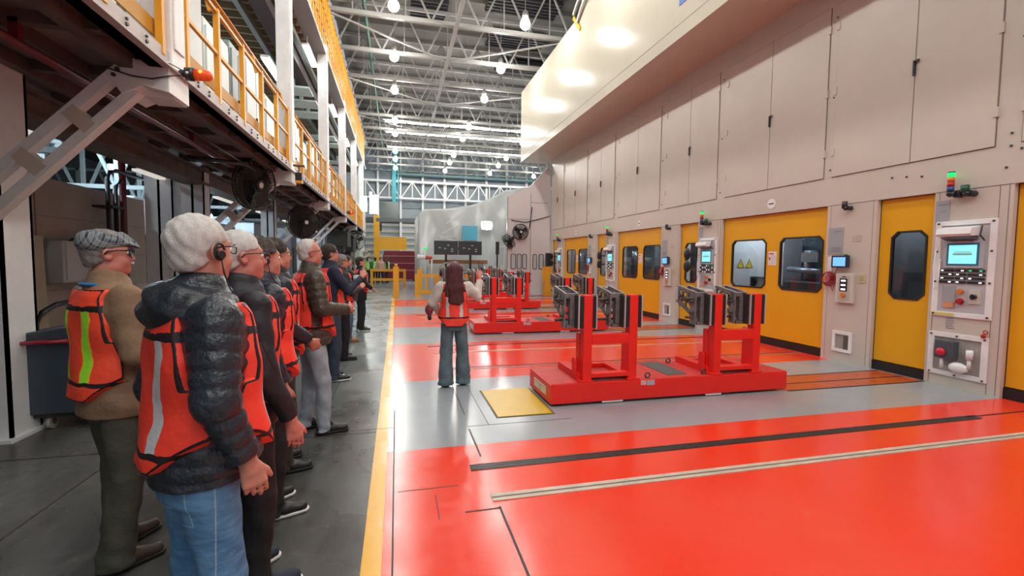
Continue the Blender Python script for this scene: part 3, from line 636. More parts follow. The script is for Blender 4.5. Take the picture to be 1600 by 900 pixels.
# monitors seen from behind on a stand
t = empty('monitor_stand', (2.85, 22, 0), 0, 'two-monitor stand with black posts behind the yellow barrier', 'monitor stand')
for dx in (-0.57, 0.6):
    MB().box(dx - 0.05, dx + 0.05, 0.0, 0.1, 0.0, 2.3).build('post', BLACKP, t)
    MB().box(dx - 0.3, dx + 0.3, -0.3, 0.4, 0.0, 0.05).build('foot', BLACKP, t)
MB().box(-0.8, 0.85, 0.02, 0.08, 2.12, 2.2).box(-0.65, -0.45, -0.02, 0.08, 2.0, 2.35).box(0.5, 0.7, -0.02, 0.08, 2.0, 2.35).build('bracket', BLACK, t)
for i, dx in enumerate((-0.575, 0.575)):
    mo_ = empty('monitor', (2.85 + dx, 21.97, 2.19), 0, ['left', 'right'][i] + ' one of two black monitors seen from behind', 'monitor')
    MB().box(-0.565, 0.565, -0.06, 0.0, -0.33, 0.33).build('back_shell', mat('monitor_back', (0.028, 0.035, 0.04), 0.35), mo_, bevel=0.01)
    MB().box(-0.55, 0.55, 0.0, 0.012, -0.32, 0.32).build('screen', BLACKP, mo_)
    m = MB()
    for a, b in ((-0.3, 0.0), (0.28, -0.06), (0.1, 0.12), (0.28, -0.16), (-0.05, -0.04)): MB().box(a - 0.05, a + 0.05, -0.064, -0.06, b - 0.02, b + 0.02).build('sticker', mat('sticker_grey', (0.45, 0.48, 0.5), 0.4), mo_)
    pass
# cabinets / beam before the wrapped enclosure
single(MB().box(1.6, 4.6, 23.6, 23.75, 1.42, 1.62), 'brown_beam', mat('rust_brown', (0.30, 0.13, 0.06), 0.6, var=0.3), 'rust-brown horizontal beam in front of the plastic sheeting', 'beam')
for i in range(4):
    single(MB().box(1.5 + i * 0.82, 2.27 + i * 0.82, 23.2, 23.7, 0, 1.25).box(1.5 + i * 0.82, 2.27 + i * 0.82, 23.19, 23.2, 1.18, 1.25), 'low_cabinet', mat('low_cab', (0.46, 0.46, 0.43), 0.5), 'grey low cabinet before the sheeting, %s' % ['leftmost of four', 'second of four', 'third of four', 'rightmost of four'][i], 'cabinet')
t = empty('exhaust_horn', (1.25, 22.6, 1.72), 0, 'white and red funnel lying level near the barrier', 'horn')
MB().cyl((-0.3, 0, 0.03), (0.1, 0, 0), 0.13, 0.10).build('white_cone', PAPER, t); MB().cyl((0.1, 0, 0), (0.42, 0, -0.01), 0.10, 0.07).build('red_collar', mat('horn_red', (0.7, 0.1, 0.05), 0.4), t)
MB().cyl((0.4, 0, -0.02), (0.4, 0, -1.72), 0.03).build('stand_pole', GREYW, t)
t = empty('signal_lamp', (1.35, 22.8, 2.15), 0, 'small green signal lamp by the wrapped enclosure corner', 'signal lamp')
MB().ball((0, 0, 0), 0.07, 12).build('lens', GRN, t); MB().cyl((0, 0.05, -2.15), (0, 0.05, 0.05), 0.025).build('pole', GREYW, t)
for i, (x, z, c) in enumerate([(4.75, 1.3, (0.7, 0.7, 0.62)), (5.0, 1.25, (0.6, 0.6, 0.5)), (4.45, 1.22, (0.2, 0.15, 0.1)), (5.25, 1.1, (0.35, 0.3, 0.22))]):
    single(MB().box(x - 0.11, x + 0.11, 21.9, 22.2, 0, z).box(x - 0.08, x + 0.08, 21.95, 22.15, z, z + 0.12), 'tool_locker', mat('lock%d' % i, c, 0.5), '%s narrow locker beyond the last red carts' % ['whitish', 'pale', 'dark brown', 'olive grey'][i], 'locker')
# white facade returning from the press line end
m = MB().box(5.02, 7.12, 21.0, 21.12, 0, 4.6).prism([(5.02, 4.6), (7.12, 4.6), (7.12, 6.2), (6.1, 5.1)], 'y', 21.0, 21.12)
m.mi(1).box(5.02, 5.05, 20.99, 21.0, 0, 4.6).box(6.15, 6.17, 20.99, 21.0, 0, 4.8).box(5.1, 6.1, 20.99, 21.0, 3.55, 3.57).box(6.2, 7.0, 20.99, 21.0, 4.35, 4.37)
S(m, 'wall_end', [mat('facade_white', (0.66, 0.62, 0.62), 0.4), mat('facade_seam', (0.2, 0.19, 0.19), 0.5)])
for i, (x0, x1) in enumerate([(5.2, 5.45), (5.5, 5.72), (5.76, 5.98), (6.28, 6.48), (6.58, 6.82)]):
    t = empty('slot_window', ((x0 + x1) / 2, 20.98, 1.58), 0, 'narrow rounded window in the white end wall, %s' % ['leftmost of five', 'second of five', 'middle one of five', 'fourth of five', 'rightmost of five'][i], 'window')
    h2 = (x1 - x0) / 2
    MB().ring(octo(-h2, h2, -0.36, 0.36, 0.05), octo(-h2 + 0.025, h2 - 0.025, -0.335, 0.335, 0.04), 'y', -0.02, 0.02).build('frame', BLACKP, t)
    MB().prism(octo(-h2 + 0.025, h2 - 0.025, -0.335, 0.335, 0.04), 'y', -0.005, 0.005).build('pane', mat('pale_pane', (0.5, 0.55, 0.56), 0.1), t)
fan('wall_fan', (5.6, 20.75, 2.95), 0.36, 0, 0, 'round black fan facing the hall on the white end wall', [(0.3, 0.2, 0), (0.5, 0.22, 0.2), (0.62, 0.24, 1.2)])
fan('wall_fan', (5.0, 20.6, 2.5), 0.34, R(35), R(-75), 'black fan seen edge-on left of the round one')
single(MB().cyl((4.62, 21.3, 0), (4.62, 21.3, 2.4), 0.04).box(4.55, 4.7, 21.25, 21.35, 1.9, 2.5), 'fan_pole', BLACKP, 'slim dark pole beneath the edge-on fan', 'pole')
single(MB().ring([(4.7, 0.3), (5.0, 0.3), (5.0, 2.3), (4.7, 2.3)], [(4.73, 0.33), (4.97, 0.33), (4.97, 2.27), (4.73, 2.27)], 'y', 21.4, 21.44).box(4.7, 5, 21.4, 21.44, 1.3, 1.33), 'cage_frame', GREYW, 'thin grey wire frame panel beside the white end wall', 'frame')
single(MB().box(6.62, 6.95, 20.1, 20.4, 0, 1.36).box(6.55, 6.62, 20.2, 20.3, 0.7, 1.3), 'yellow_post', YELR, 'square yellow post before the white end wall', 'bollard')
single(MB().box(6.7, 6.9, 20.15, 20.35, 1.36, 1.98), 'dark_box', BLACKP, 'small dark box above the square yellow post', 'box')
# wiring/cable lines high on facade
single(MB().tube([(5.2, 20.95, 3.5), (5.9, 20.95, 3.42), (6.6, 20.95, 3.6), (7.1, 20.9, 3.75)], 0.02), 'facade_cable', BLACKP, 'drooping cable across the white end wall', 'cable')
# yellow barrier
t = empty('barrier_post', (-0.03, 20.05, 0), 0, 'tall yellow guard post at the end of the yellow floor line', 'bollard')
MB().box(-0.12, 0.12, -0.1, 0.1, 0, 1.30).build('post', YELR, t, bevel=0.01); MB().cyl((0, 0, 1.30), (0, 0, 1.42), 0.06).build('cap', YELR, t)
t = empty('barrier_post', (1.05, 22.2, 0), 0, 'yellow guard post behind the left end of the yellow barrier', 'bollard')
MB().box(-0.12, 0.12, -0.1, 0.1, 0, 1.15).build('post', YELR, t, bevel=0.01); MB().cyl((0, 0, 1.15), (0, 0, 1.25), 0.06).build('cap', YELR, t)
t = empty('yellow_barrier', (0.76, 20.3, 0), 0, 'yellow steel guard barrier left of the woman with red hair', 'barrier')
for x in (0.09, 0.95, 1.85, 2.7): MB().box(x - 0.09, x + 0.09, -0.08, 0.08, 0, 0.98).build('post', YELR, t)
MB().box(0, 2.8, -0.06, 0.06, 0.86, 0.98).build('top_rail', YELR, t)
MB().box(0, 2.8, -0.06, 0.06, 0.12, 0.28).build('bottom_rail', YELR, t)
for x in (0.5, 1.4, 2.3): MB().box(x - 0.04, x + 0.04, -0.03, 0.03, 0.28, 0.86).build('bar', YELR, t)
t = empty('far_barrier', (-0.4, 27.8, 0), 0, 'low yellow barrier in front of the maroon container', 'barrier')
for z in (0.35, 0.9): MB().box(-1.1, 0.9, -0.05, 0.05, z, z + 0.15).build('rail', YELR, t)
for x in (-1.0, 0.85): MB().box(x - 0.07, x + 0.07, -0.06, 0.06, 0, 1.05).build('post', YELR, t)
# maroon container
SCL = 1.1
t = empty('maroon_skip', (0.28, 34.9, 0), 0, 'large dark maroon steel container at the far end', 'container')
MB().prism([(-1.05, 2.15), (1.0, 2.15), (1.15, 1.5), (1.15, 0.1), (-1.15, 0.1), (-1.15, 1.8)], 'y', 0, 2.2).build('body', mat('maroon_box', (0.16, 0.006, 0.02), 0.35), t)
for z in (1.75, 1.25, 0.75): MB().box(-1.1, 1.18, -0.06, 0, z, z + 0.06).build('rib', mat('maroon_rib', (0.35, 0.16, 0.16), 0.4), t)
for x in (-0.9, 0.95): MB().box(x - 0.1, x + 0.1, 0.1, 2.1, 0, 0.1).build('skid', BLACKP, t)
t.scale = (1.1, 1, 1.04)
# yellow machine frame behind
t = empty('gantry_machine', (-0.46, 38.0, 0), 0, 'bright yellow machine frame behind the maroon container', 'machine frame')
MB().box(-1.15, -0.75, 0, 0.5, 0, 4.5).build('upright', YEL, t); MB().box(-0.75, 1.1, 0, 0.5, 2.1, 3.0).build('cross_box', YEL, t); MB().box(-0.75, -0.6, 0.1, 0.4, 3.4, 4.3).build('dark_panel', BLACKP, t)
t.scale = (1.13, 1, 1.13)
single(MB().box(-1.5, 2.2, 36, 36.3, 4.45, 4.7), 'far_catwalk', mat('cat_dark', (0.12, 0.13, 0.13), 0.5), 'thin dark catwalk crossing above the yellow frame', 'catwalk')
single(MB().box(-1.4, 0.2, 40, 40.4, 5.0, 6.4), 'dark_window_box', mat('dk_glass', (0.02, 0.05, 0.05), 0.2), 'dark control cabin window above the far catwalk', 'cabin window')
single(MB().box(-1.95, -1.75, 36, 36.2, 5.0, 6.6).box(-1.7, -1.3, 36, 36.1, 5.0, 6.4), 'lit_panel', mat('lit', (0.9, 1, 1), 0.3, emit=2.5), 'slanting bright light panel at the end of the mezzanine', 'light panel')
for i in range(4):
    single(MB().box(-2.6, -2.3, 31.2 + i * 1.3, 31.4 + i * 1.3, 0.0, 9).box(-2.3, -2.25, 31.2 + i * 1.3, 32.2 + i * 1.3, 3.3, 5), 'end_column', mat('white_glow', (0.75, 0.8, 0.78), 0.4), 'pale upright at the bright far end of the mezzanine, %s' % ['nearest', 'second', 'third', 'farthest'][i], 'upright')
t = empty('flood_light', (-1.9, 28.9, 4.9), 0, 'dazzling flood light at the far end of the mezzanine', 'flood light')
MB().box(-0.2, 0.2, 0.1, 0.2, -0.45, 0.45).build('housing', GREYW, t); MB().ball((0, 0, 0), 0.2, 16, (1, 0.3, 2.2)).build('lamp_face', mat('flood', (1, 1, 0.98)), t)
single(MB().box(-3.1, -1.9, 34.5, 35.5, 0, 1.0).box(-3.1, -1.9, 34.5, 35.5, 1.3, 1.4).box(-3.1, -1.9, 34.5, 35.5, 1.7, 1.8).box(-3.1, -1.9, 34.5, 35.5, 2.1, 2.2).box(-3.1, -3.0, 34.5, 35.5, 0, 2.4).box(-2.0, -1.9, 34.5, 35.5, 0, 2.4), 'shelf_rack', mat('rackpaint', (0.6, 0.5, 0.3), 0.5), 'pale yellow shelf rack behind the distant group', 'rack')
# ================================================================ RIGHT: press line wall
WX = 7.12; P5 = 5.06
m = MB()
Y0 = 3.89
bounds = []          # openings
for k in range(-2, 4):
    o = P5 * k
    m.box(WX, WX + 0.35, 3.89 + o, 4.72 + o, 0, 2.6)        # console pillar
    m.box(WX, WX + 0.35, 5.49 + o, 6.33 + o, 0, 2.6)        # pendant pillar
m.box(WX, WX + 0.35, -6.3, 20.8, 2.6, 6.33)
m.box(WX, WX + 0.35, 19.07, 20.8, 0, 2.6) if False else None
m.box(WX + 0.02, WX + 0.35, 20.57, 20.8, 0, 2.6)
m.mi(1)
for k in range(-1, 4):
    o = P5 * k                                                # joints at the pillar tops
    m.box(WX - 0.003, WX, 3.9 + o, 4.71 + o, 2.594, 2.603); m.box(WX - 0.003, WX, 5.5 + o, 6.32 + o, 2.594, 2.603)
    for y in (3.93, 4.02, 4.66): m.box(WX - 0.003, WX, y + o, y + 0.006 + o, 0.02, 2.59)
    for y in (5.55, 6.26): m.box(WX - 0.002, WX, y + o, y + 0.004 + o, 0.02, 2.59)
m.box(WX - 0.003, WX, -5, 20.8, 3.035, 3.042) if False else None
S(m, 'wall_right', [CREAM, mat('cream_seam', (0.22, 0.17, 0.14), 0.6)])
S(MB().box(9.4, 9.5, -7, 20.8, 0, 3).box(7.47, 9.4, 20.7, 20.8, 0, 3).box(7.47, 9.4, -7, 20.8, 2.75, 2.8), 'wall_cell', mat('cell_grey', (0.16, 0.18, 0.19), 0.5))
# upper access doors in pairs
pairs = [(-3.2, -1.1), (-0.7, 1.3), (1.7, 3.85), (4.11, 6.28), (6.44, 8.88), (9.17, 11.24), (11.54, 13.99), (14.30, 16.4), (16.6, 18.95), (19.15, 20.65)]
where = ['', '', 'nearest, cut by the right edge', 'second from the right edge', 'third from the right edge', 'fourth from the right edge', 'fifth from the right edge', 'sixth from the right edge', 'seventh from the right edge', 'farthest']
for i, (a, b) in enumerate(pairs):
    if i < 2: continue
    t = empty('access_doors', (WX, (a + b) / 2, 3.08), 0, 'pair of cream access doors high on the wall, ' + where[i], 'access doors')
    c = (b - a) / 2
    mid = 0.13 if i in (3,) else 0.0
    MB().box(-0.004, 0, -c - 0.012, c + 0.012, -0.012, 2.832).build('gap_shade', mat('cream_seam', (0.22, 0.17, 0.14)), t)  # dark backing plate stands in for the shade in the gaps
    MB().box(-0.016, -0.004, -c, -mid - 0.007, 0, 2.82).build('leaf', CREAM, t)
    MB().box(-0.016, -0.004, -mid + 0.007, c, 0, 2.82).build('leaf', CREAM, t)
    h = MB().box(-0.05, -0.016, -mid - 0.012, -mid + 0.012, 1.2, 1.4).box(-0.05, -0.03, -mid - 0.06, -mid + 0.012, 1.38, 1.41)
    h.build('handle', BLACKP, t)
    hg = MB()
    for z in (0.35, 1.35, 2.4):
        for s_ in (-1, 1): hg.box(-0.03, 0, s_ * c - 0.025, s_ * c + 0.025, z, z + 0.12)
    hg.build('hinge', CREAM, t)
# bolts on the wall
m = MB()
for i in range(4, len(pairs)):
    for y in (pairs[i][0] - 0.12,):
        for z in (3.2, 4.4, 5.7): m.cyl((WX, y, z), (WX - 0.012, y, z), 0.014, n=8)
for y, z in ((3.95, 3.05), (3.85, 3.0), (3.95, 3.2), (3.6, 3.4), (3.55, 3.5), (4.9, 2.85), (5.1, 2.88), (5.3, 2.9), (3.98, 2.8), (3.9, 4.3)): m.cyl((WX, y, z), (WX - 0.012, y, z), 0.014, n=8)
S(m, 'trim_bolt', DSTEEL)

# doors
def press_door(y0, y1, wins, label, k):
    t = empty('press_door', (WX + 0.07, (y0 + y1) / 2, 0), 0, label, 'door'); c = (y0 + y1) / 2
    a, b = y0 - c, y1 - c
    m = MB(); ed = [a] + [v - c for w_ in wins for v in w_[:2]] + [b]; ed.sort()
    ws = sorted([(w_[0] - c, w_[1] - c) for w_ in wins])
    m.box(0, 0.05, a, b, 0.15, 1.125).box(0, 0.05, a, b, 2.095, 2.6)
    x = a
    for (p, q) in ws: m.box(0, 0.05, x, p + 0.01, 1.125, 2.095); x = q - 0.01
    m.box(0, 0.05, x, b, 1.125, 2.095)
    m.build('panel', YEL, t)
    MB().box(-0.015, 0.05, a, b, 0.0, 0.14).build('kick_plate', BLACK, t)
    MB().box(-0.004, 0.03, a, a + 0.012, 0.14, 2.6).box(-0.004, 0.03, b - 0.012, b, 0.14, 2.6).box(-0.004, 0.03, a, b, 2.588, 2.6).build('edge_seal', mat('door_seal', (0.12, 0.05, 0.01), 0.6), t)
    for (p, q) in ws:
        f = MB().ring(octo(p - 0.0, q + 0.0, 1.11, 2.11, 0.085), octo(p + 0.028, q - 0.028, 1.138, 2.082, 0.078), 'x', -0.012, 0.03).build('window_frame', BLACK, t)
        MB().prism(octo(p + 0.028, q - 0.028, 1.138, 2.082, 0.078), 'x', 0.008, 0.014).build('pane', GLASS, f)
        # yellow corners behind the chamfered frame
        g = MB()
        for (cy_, sy) in ((p, 1), (q, -1)):
            for (cz, sz) in ((1.11, 1), (2.11, -1)): g.prism([(cy_ - .001, cz), (cy_ + sy * 0.085, cz), (cy_, cz + sz * 0.085)], 'x', -0.0005, 0.004)
        g.build('corner_panel', YEL, t)
    return t
names = ['at the right edge, only partly in view', 'nearest fully visible', 'second from the right', 'third from the right', 'farthest']
for k in range(-1, 4):
    o = P5 * k
    if k >= 0: press_door(4.72 + o, 5.49 + o if k < 3 else 20.57, [(4.82 + o, 5.31 + o)], 'narrow yellow press door with one window, ' + ['nearest one', 'second nearest', 'third nearest', 'farthest one by the white end wall'][k], k)
    if k >= 0 and k < 3:
        t = press_door(6.33 + o, 8.95 + o, [(6.43 + o, 7.37 + o), (7.70 + o, 8.68 + o)], 'wide yellow press door with two windows, ' + ['nearest one behind the first red cart', 'middle one', 'farthest one'][k], k)
    if k == -1:
        press_door(6.33 + o - 0.0, 3.89, [(1.4, 2.35), (2.7, 3.62)], 'wide yellow press door cut off by the right edge of the photo', k)
    if k >= -1 and k < 3:
        c_ = 7.54 + o
        t = empty('door_notice', (WX + 0.065, c_, 1.58), 0, 'white paper notice taped between the two windows, ' + ['on the door out at right', 'nearest one', 'on the middle wide door', 'on the farthest wide door'][k + 1], 'notice')
        MB().box(-0.003, 0, -0.10, 0.10, 0, 0.27).build('sheet', PAPER, t)
        m = MB()
        for j in range(7): m.box(-0.005, -0.003, -0.08, 0.07 - 0.02 * (j % 3), 0.03 + j * 0.025, 0.035 + j * 0.025)
        m.build('text_line', mat('print_grey', (0.3, 0.3, 0.32), 0.5), t)
        MB().box(-0.005, -0.003, -0.03, 0.08, 0.215, 0.24).box(-0.005, -0.003, 0.05, 0.085, 0.1, 0.16).build('red_print', mat('print_red', (0.6, 0.05, 0.05), 0.5), t)
        t = empty('wall_plate', (WX - 0.001, 7.55 + o, 2.78), 0, 'small white oval plate above the ' + ['right-edge', 'nearest', 'middle', 'farthest'][k + 1] + ' wide yellow door', 'plate')
        MB().cyl((0, 0, 0), (-0.008, 0, 0), 0.10, n=20).build('disc', PAPER, t); MB().box(-0.011, -0.008, -0.06, 0.06, -0.01, 0.012).build('print', BLACKP, t)

# things inside the cell seen through the first wide door
t = empty('cell_cabinet', (8.3, 9.35, 0), 0, 'grey cabinet with two warning triangles behind the door glass', 'cabinet')
MB().box(0, 0.5, -0.95, 0.7, 0, 2.4).build('body', mat('cell_cab', (0.42, 0.45, 0.47), 0.4), t, bevel=0.01)
for yy in (0.34, 0.06):
    w_ = MB().prism([(yy - 0.12, 1.5), (yy + 0.12, 1.5), (yy, 1.72)], 'x', -0.006, -0.001).build('warning_triangle', mat('warn_yellow', (0.6, 0.45, 0.02), 0.4), t)
    MB().ring([(yy - 0.12, 1.5), (yy + 0.12, 1.5), (yy, 1.72)], [(yy - 0.095, 1.515), (yy + 0.095, 1.515), (yy, 1.69)], 'x', -0.009, -0.006).bar((-0.008, yy + .012, 1.64), (-0.008, yy - .015, 1.54), 0.015, 0.003).build('black_mark', BLACKP, w_)
m = MB().box(-0.1, 0, -0.75, -0.1, 1.25, 1.3).box(-0.1, 0, -0.15, -0.1, 1.0, 1.25).box(-0.05, 0, -0.25, -0.1, 0.95, 1.05).box(-0.05, 0, -0.2, -0.12, 1.12, 1.2); m.build('cable_arm', BLACKP, t)
t = empty('robot_gear', (8.5, 7.8, 0), 0, 'dark machinery inside the cell behind the right-hand window', 'machinery')
MB().box(-0.3, 0.3, -0.5, 0.5, 0, 1.25).build('base', mat('mach_dark', (0.03, 0.03, 0.04), 0.4), t, bevel=0.03)
MB().cyl((-0.2, -0.45, 1.45), (-0.2, 0.45, 1.5), 0.06).cyl((0, 0.1, 1.2), (0, 0.1, 1.9), 0.12).box(-0.25, 0, -0.3, 0.1, 1.65, 1.85).build('arm', mat('mach_steel', (0.3, 0.35, 0.42), 0.3, 0.6), t)
MB().box(-0.32, -0.3, 0.05, 0.2, 0.9, 1.05).box(-0.32, -0.3, -0.25, -0.1, 0.9, 1.02).build('label_plate', mat('dim_label', (0.3, 0.3, 0.32), 0.5), t)

for k in range(4):
    t = empty('cell_locker', (7.98, 5.7 + P5 * k - (0.35 if k == 3 else 0), 0), 0, 'grey inner cabinet seen through the narrow door window, ' + ['nearest', 'second', 'third', 'farthest'][k] + ' one', 'cabinet')
    MB().box(0, 0.28, -0.45, 0.25 if k < 3 else -0.05, 0, 2.4).build('body', mat('cell_cab_dark', (0.16, 0.18, 0.20), 0.4), t, bevel=0.01)
    MB().box(-0.01, 0, -0.40, -0.02, 0.3, 1.5).box(-0.03, -0.01, -0.1, -0.06, 1.0, 1.12).build('door', mat('cell_cab_door', (0.09, 0.10, 0.12), 0.4), t)
    if k in (1, 2):
        t = empty('cell_press', (8.3, 9.2 + P5 * k, 0), 0, 'dark press body seen through the windows of the ' + ['', 'middle', 'farthest'][k] + ' wide door', 'press')
        MB().box(0, 0.6, -1.3, 1.2, 0, 1.5).build('base', mat('press_dark', (0.06, 0.06, 0.07), 0.4), t, bevel=0.02)
        MB().box(0.2, 0.5, -0.9, -0.3, 1.5, 2.4).box(0.2, 0.5, 0.3, 0.5, 1.5, 2.4).cyl((0, 0.6, 1.6), (0, 0.6, 2.0), 0.15).build('column', mat('mach_steel', (0.3, 0.35, 0.42), 0.3, 0.6), t)
# console units
pos4 = ['nearest the camera', 'second from the camera', 'third from the camera', 'farthest from the camera']
def console(k):
    o = P5 * k; X = WX
    t = empty('control_console', (X, 4.345 + o, 1.0), 0, 'control console with cyan screen and rows of buttons, ' + pos4[k], 'control console')
    q = lambda y: y - 4.345
    # frame: outer plate with bolts, recessed field
    MB().ring([(-0.33, -0.06), (0.33, -0.06), (0.33, 1.2), (-0.33, 1.2)], [(-0.26, -0.0), (0.26, -0.0), (0.26, 1.14), (-0.26, 1.14)], 'x', -0.02, 0.0).build('frame', WHITE, t, bevel=0.003)
    MB().box(-0.008, 0.0, -0.26, 0.26, 0.0, 1.14).build('back_plate', mat('panel_grey', (0.5, 0.5, 0.52), 0.4), t)
    m = MB()
    for z in (-0.03, 0.4, 0.8, 1.17):
        for y in (-0.295, 0.295): m.cyl((-0.02, y, z), (-0.032, y, z), 0.013, n=8)
    m.build('bolt', DSTEEL, t)
    h = MB().prism([(-0.02, 1.12), (-0.17, 1.09), (-0.19, 1.02), (-0.16, 0.99), (-0.02, 1.0)], 'y', -0.16, 0.22).build('lamp_hood', WHITE, t)
    MB().prism([(-0.15, 0.985), (-0.03, 0.99), (-0.03, 0.94)], 'y', -0.14, 0.2).build('hood_lens', mat('hood_dark', (0.12, 0.12, 0.15), 0.3), h)
    MB().tube([(-0.05, -0.2, 1.12), (-0.08, -0.2, 1.0), (-0.03, -0.22, 0.93)], 0.008).build('cable', BLACKP, t)
    f = MB().box(-0.04, -0.008, -0.22, 0.205, 0.585, 0.935).build('screen_bezel', mat('bezel', (0.45, 0.48, 0.52), 0.35), t, bevel=0.005)
    MB().box(-0.043, -0.04, -0.18, 0.17, 0.615, 0.905).build('screen_edge', mat('blue_edge', (0.05, 0.18, 0.3), 0.3), f)
    MB().box(-0.045, -0.043, -0.155, 0.145, 0.64, 0.88).build('screen', SCREEN, f)
    MB().box(-0.046, -0.045, -0.11, 0.1, 0.75, 0.775).box(-0.046, -0.045, -0.1, 0.08, 0.785, 0.795).build('screen_text', mat('scr_green', (0.35, 0.7, 0.6), 0.3), f)
    for r_ in range(4):
        z = 0.385 + 0.05 * r_
        for c_, (a, b) in enumerate(((-0.24, -0.06), (-0.045, 0.075), (0.09, 0.25))):
            ky = MB().box(-0.022, -0.008, a, b, z, z + 0.03).build('key_strip', BLACKP, t)
            m = MB(); g = (r_ == 3 and c_ == 0); n = 2
            for j in range(n):
                if g or (r_ * 3 + c_ + j) % 2 == 0: yy = a + 0.04 + j * (b - a - 0.07); m.box(-0.025, -0.022, yy - 0.014, yy + 0.014, z + 0.008, z + 0.022)
            if m.v: m.build('indicator', GRN if g else LED, ky)
    MB().box(-0.02, -0.008, 0.06, 0.2, 0.13, 0.35).build('grey_box', mat('gbox', (0.35, 0.36, 0.38), 0.4), t); MB().box(-0.022, -0.02, 0.07, 0.19, 0.06, 0.13).box(-.022, -.008, .07, .19, .06, .13).build('orange_label', mat('olabel', (0.65, 0.3, 0.15), 0.5), t)
    MB().box(-0.022, -0.008, -0.21, -0.09, 0.13, 0.31).build('selector_plate', mat('selplate', (0.6, 0.58, 0.5), 0.5), t)
    MB().cyl((-0.02, -0.15, 0.22), (-0.06, -0.15, 0.22), 0.03, n=16).box(-0.075, -0.06, -0.16, -0.14, 0.185, 0.255).build('selector', BLACKP, t)
    MB().cyl((-0.008, 0.0, 0.28), (-0.05, 0.0, 0.28), 0.03, n=16).build('orange_knob', ORGL, t)
    MB().cyl((-0.008, 0.0, 0.15), (-0.03, 0.0, 0.15), 0.04, n=16).cyl((-0.03, 0, 0.15), (-0.055, 0, 0.15), 0.033, n=16).build('stop_button', REDL, t)
    MB().box(-0.024, -0.0205, 0.06, 0.32, -0.045, -0.015).build('yellow_label', mat('ylabel', (0.7, 0.55, 0.1), 0.5), t)
    MB().tube([(-0.03, 0.30, 0.85), (-0.05, 0.31, 0.6), (-0.06, 0.29, 0.3), (-0.04, 0.25, 0.32), (-0.03, 0.25, 0.7)], 0.007).build('wire', WHITE, t)
    # lower service recess
    t = empty('service_box', (X, 4.35 + o, 0.2), 0, 'white-framed service recess with valve gear below the console, ' + pos4[k], 'service box')
    MB().ring([(-0.33, -0.05), (0.33, -0.05), (0.33, 0.52), (-0.33, 0.52)], [(-0.26, 0.01), (0.26, 0.01), (0.26, 0.46), (-0.26, 0.46)], 'x', -0.02, 0.0).build('frame', WHITE, t, bevel=0.003)
    MB().box(-0.004, 0.0, -0.26, 0.26, 0.01, 0.46).build('back_plate', mat('recess_back', (0.35, 0.33, 0.31), 0.6, var=0.2), t)
    MB().box(-0.1, -0.004, -0.02, 0.2, 0.19, 0.42).build('grey_switch', mat('dkgrey_box', (0.07, 0.085, 0.10), 0.4), t, bevel=0.005)
    MB().ball((-0.11, 0.12, 0.27), 0.055, 14, (0.6, 1, 1)).build('red_mushroom', mat('mush_red', (0.62, 0.02, 0.05), 0.35), t)
    MB().ball((-0.06, -0.06, 0.09), 0.10, 14, (0.5, 1.1, 0.7)).cyl((-0.06, -0.17, 0.22), (-0.06, -0.17, 0.34), 0.035).cyl((-0.06, -0.17, 0.1), (-0.06, -0.17, 0.22), 0.02).cyl((-0.06, 0.13, 0.05), (-0.06, 0.13, 0.2), 0.02).build('white_fitting', WHITE, t)
    m = MB()
    for z in (-0.025, 0.49):
        for y in (-0.295, 0.0, 0.295): m.cyl((-0.02, y, z), (-0.032, y, z), 0.012, n=8)
    m.build('bolt', DSTEEL, t)
    # print between the two, padlock tag
    t = empty('wall_label', (X, 4.45 + o, 0.78), 0, 'small printed label on the white plate below the console, ' + pos4[k], 'label')
    m = MB()
    for j in range(8): m.box(-0.003, 0, -0.05 + 0.01 * (j % 3), 0.05, j * 0.025, j * 0.025 + 0.012)
    m.build('print', mat('print_grey', (0.3, 0.3, 0.32)), t)
    if k == 0: single(MB().ball((X - 0.03, 4.07, 0.74), 0.03, 10, (0.5, 1, 1)).torus((X - 0.03, 4.05, 0.79), 0.022, 0.006, 'x', 14, 6), 'red_padlock', REDL, 'small red padlock hanging beside the nearest service recess', 'padlock')
    # stack light
    t = empty('stack_light', (X - 0.09, 4.49 + o, 2.55), 0, 'stack light glowing green on top with red and blue lenses, ' + pos4[k], 'stack light')
    MB().cyl((0.09, -0.06, -0.01), (0.0, -0.06, -0.01), 0.045, n=16).ball((0, 0, 0.0), 0.042, 12).cyl((0, -0.06, -0.01), (0, 0, 0), 0.035).build('base', BLACKP, t)
    for j, (mm, nm) in enumerate(((BLUL, 'blue_lens'), (REDL, 'red_lens'), (ORGL, 'orange_lens'), (GRN, 'green_lens'))):
        MB().cyl((0, 0, 0.035 + j * 0.06), (0, 0, 0.091 + j * 0.06), 0.038, n=20).build(nm, mm, t)
    MB().cyl((0, 0, 0.275), (0, 0, 0.285), 0.04, n=20).build('cap', GRND, t)
    t = empty('buzzer', (X - 0.09, 4.32 + o, 2.53), 0, 'dark green buzzer right of the stack light, ' + pos4[k], 'buzzer')
    MB().cyl((0.09, -0.04, 0.0), (0.0, -0.04, 0.0), 0.04, n=16).ball((0, -.01, 0.0), 0.04, 12).build('base', BLACKP, t); MB().cyl((0, 0.01, 0.02), (0, 0.01, 0.11), 0.045, n=18).build('lens', GRND, t)
    t = empty('sign_plate', (X, 4.62 + o, 2.18), 0, 'narrow grey sign plate beside the narrow yellow door, ' + pos4[k], 'sign')
    MB().box(-0.006, 0, -0.08, 0.08, 0, 0.3).build('plate', SIGN, t); MB().box(-0.008, -0.006, -0.06, 0.05, 0.24, 0.25).box(-0.008, -0.006, -0.05, 0.02, 0.15, 0.156).build('print', mat('sign_print', (0.18, 0.19, 0.2), 0.5), t)
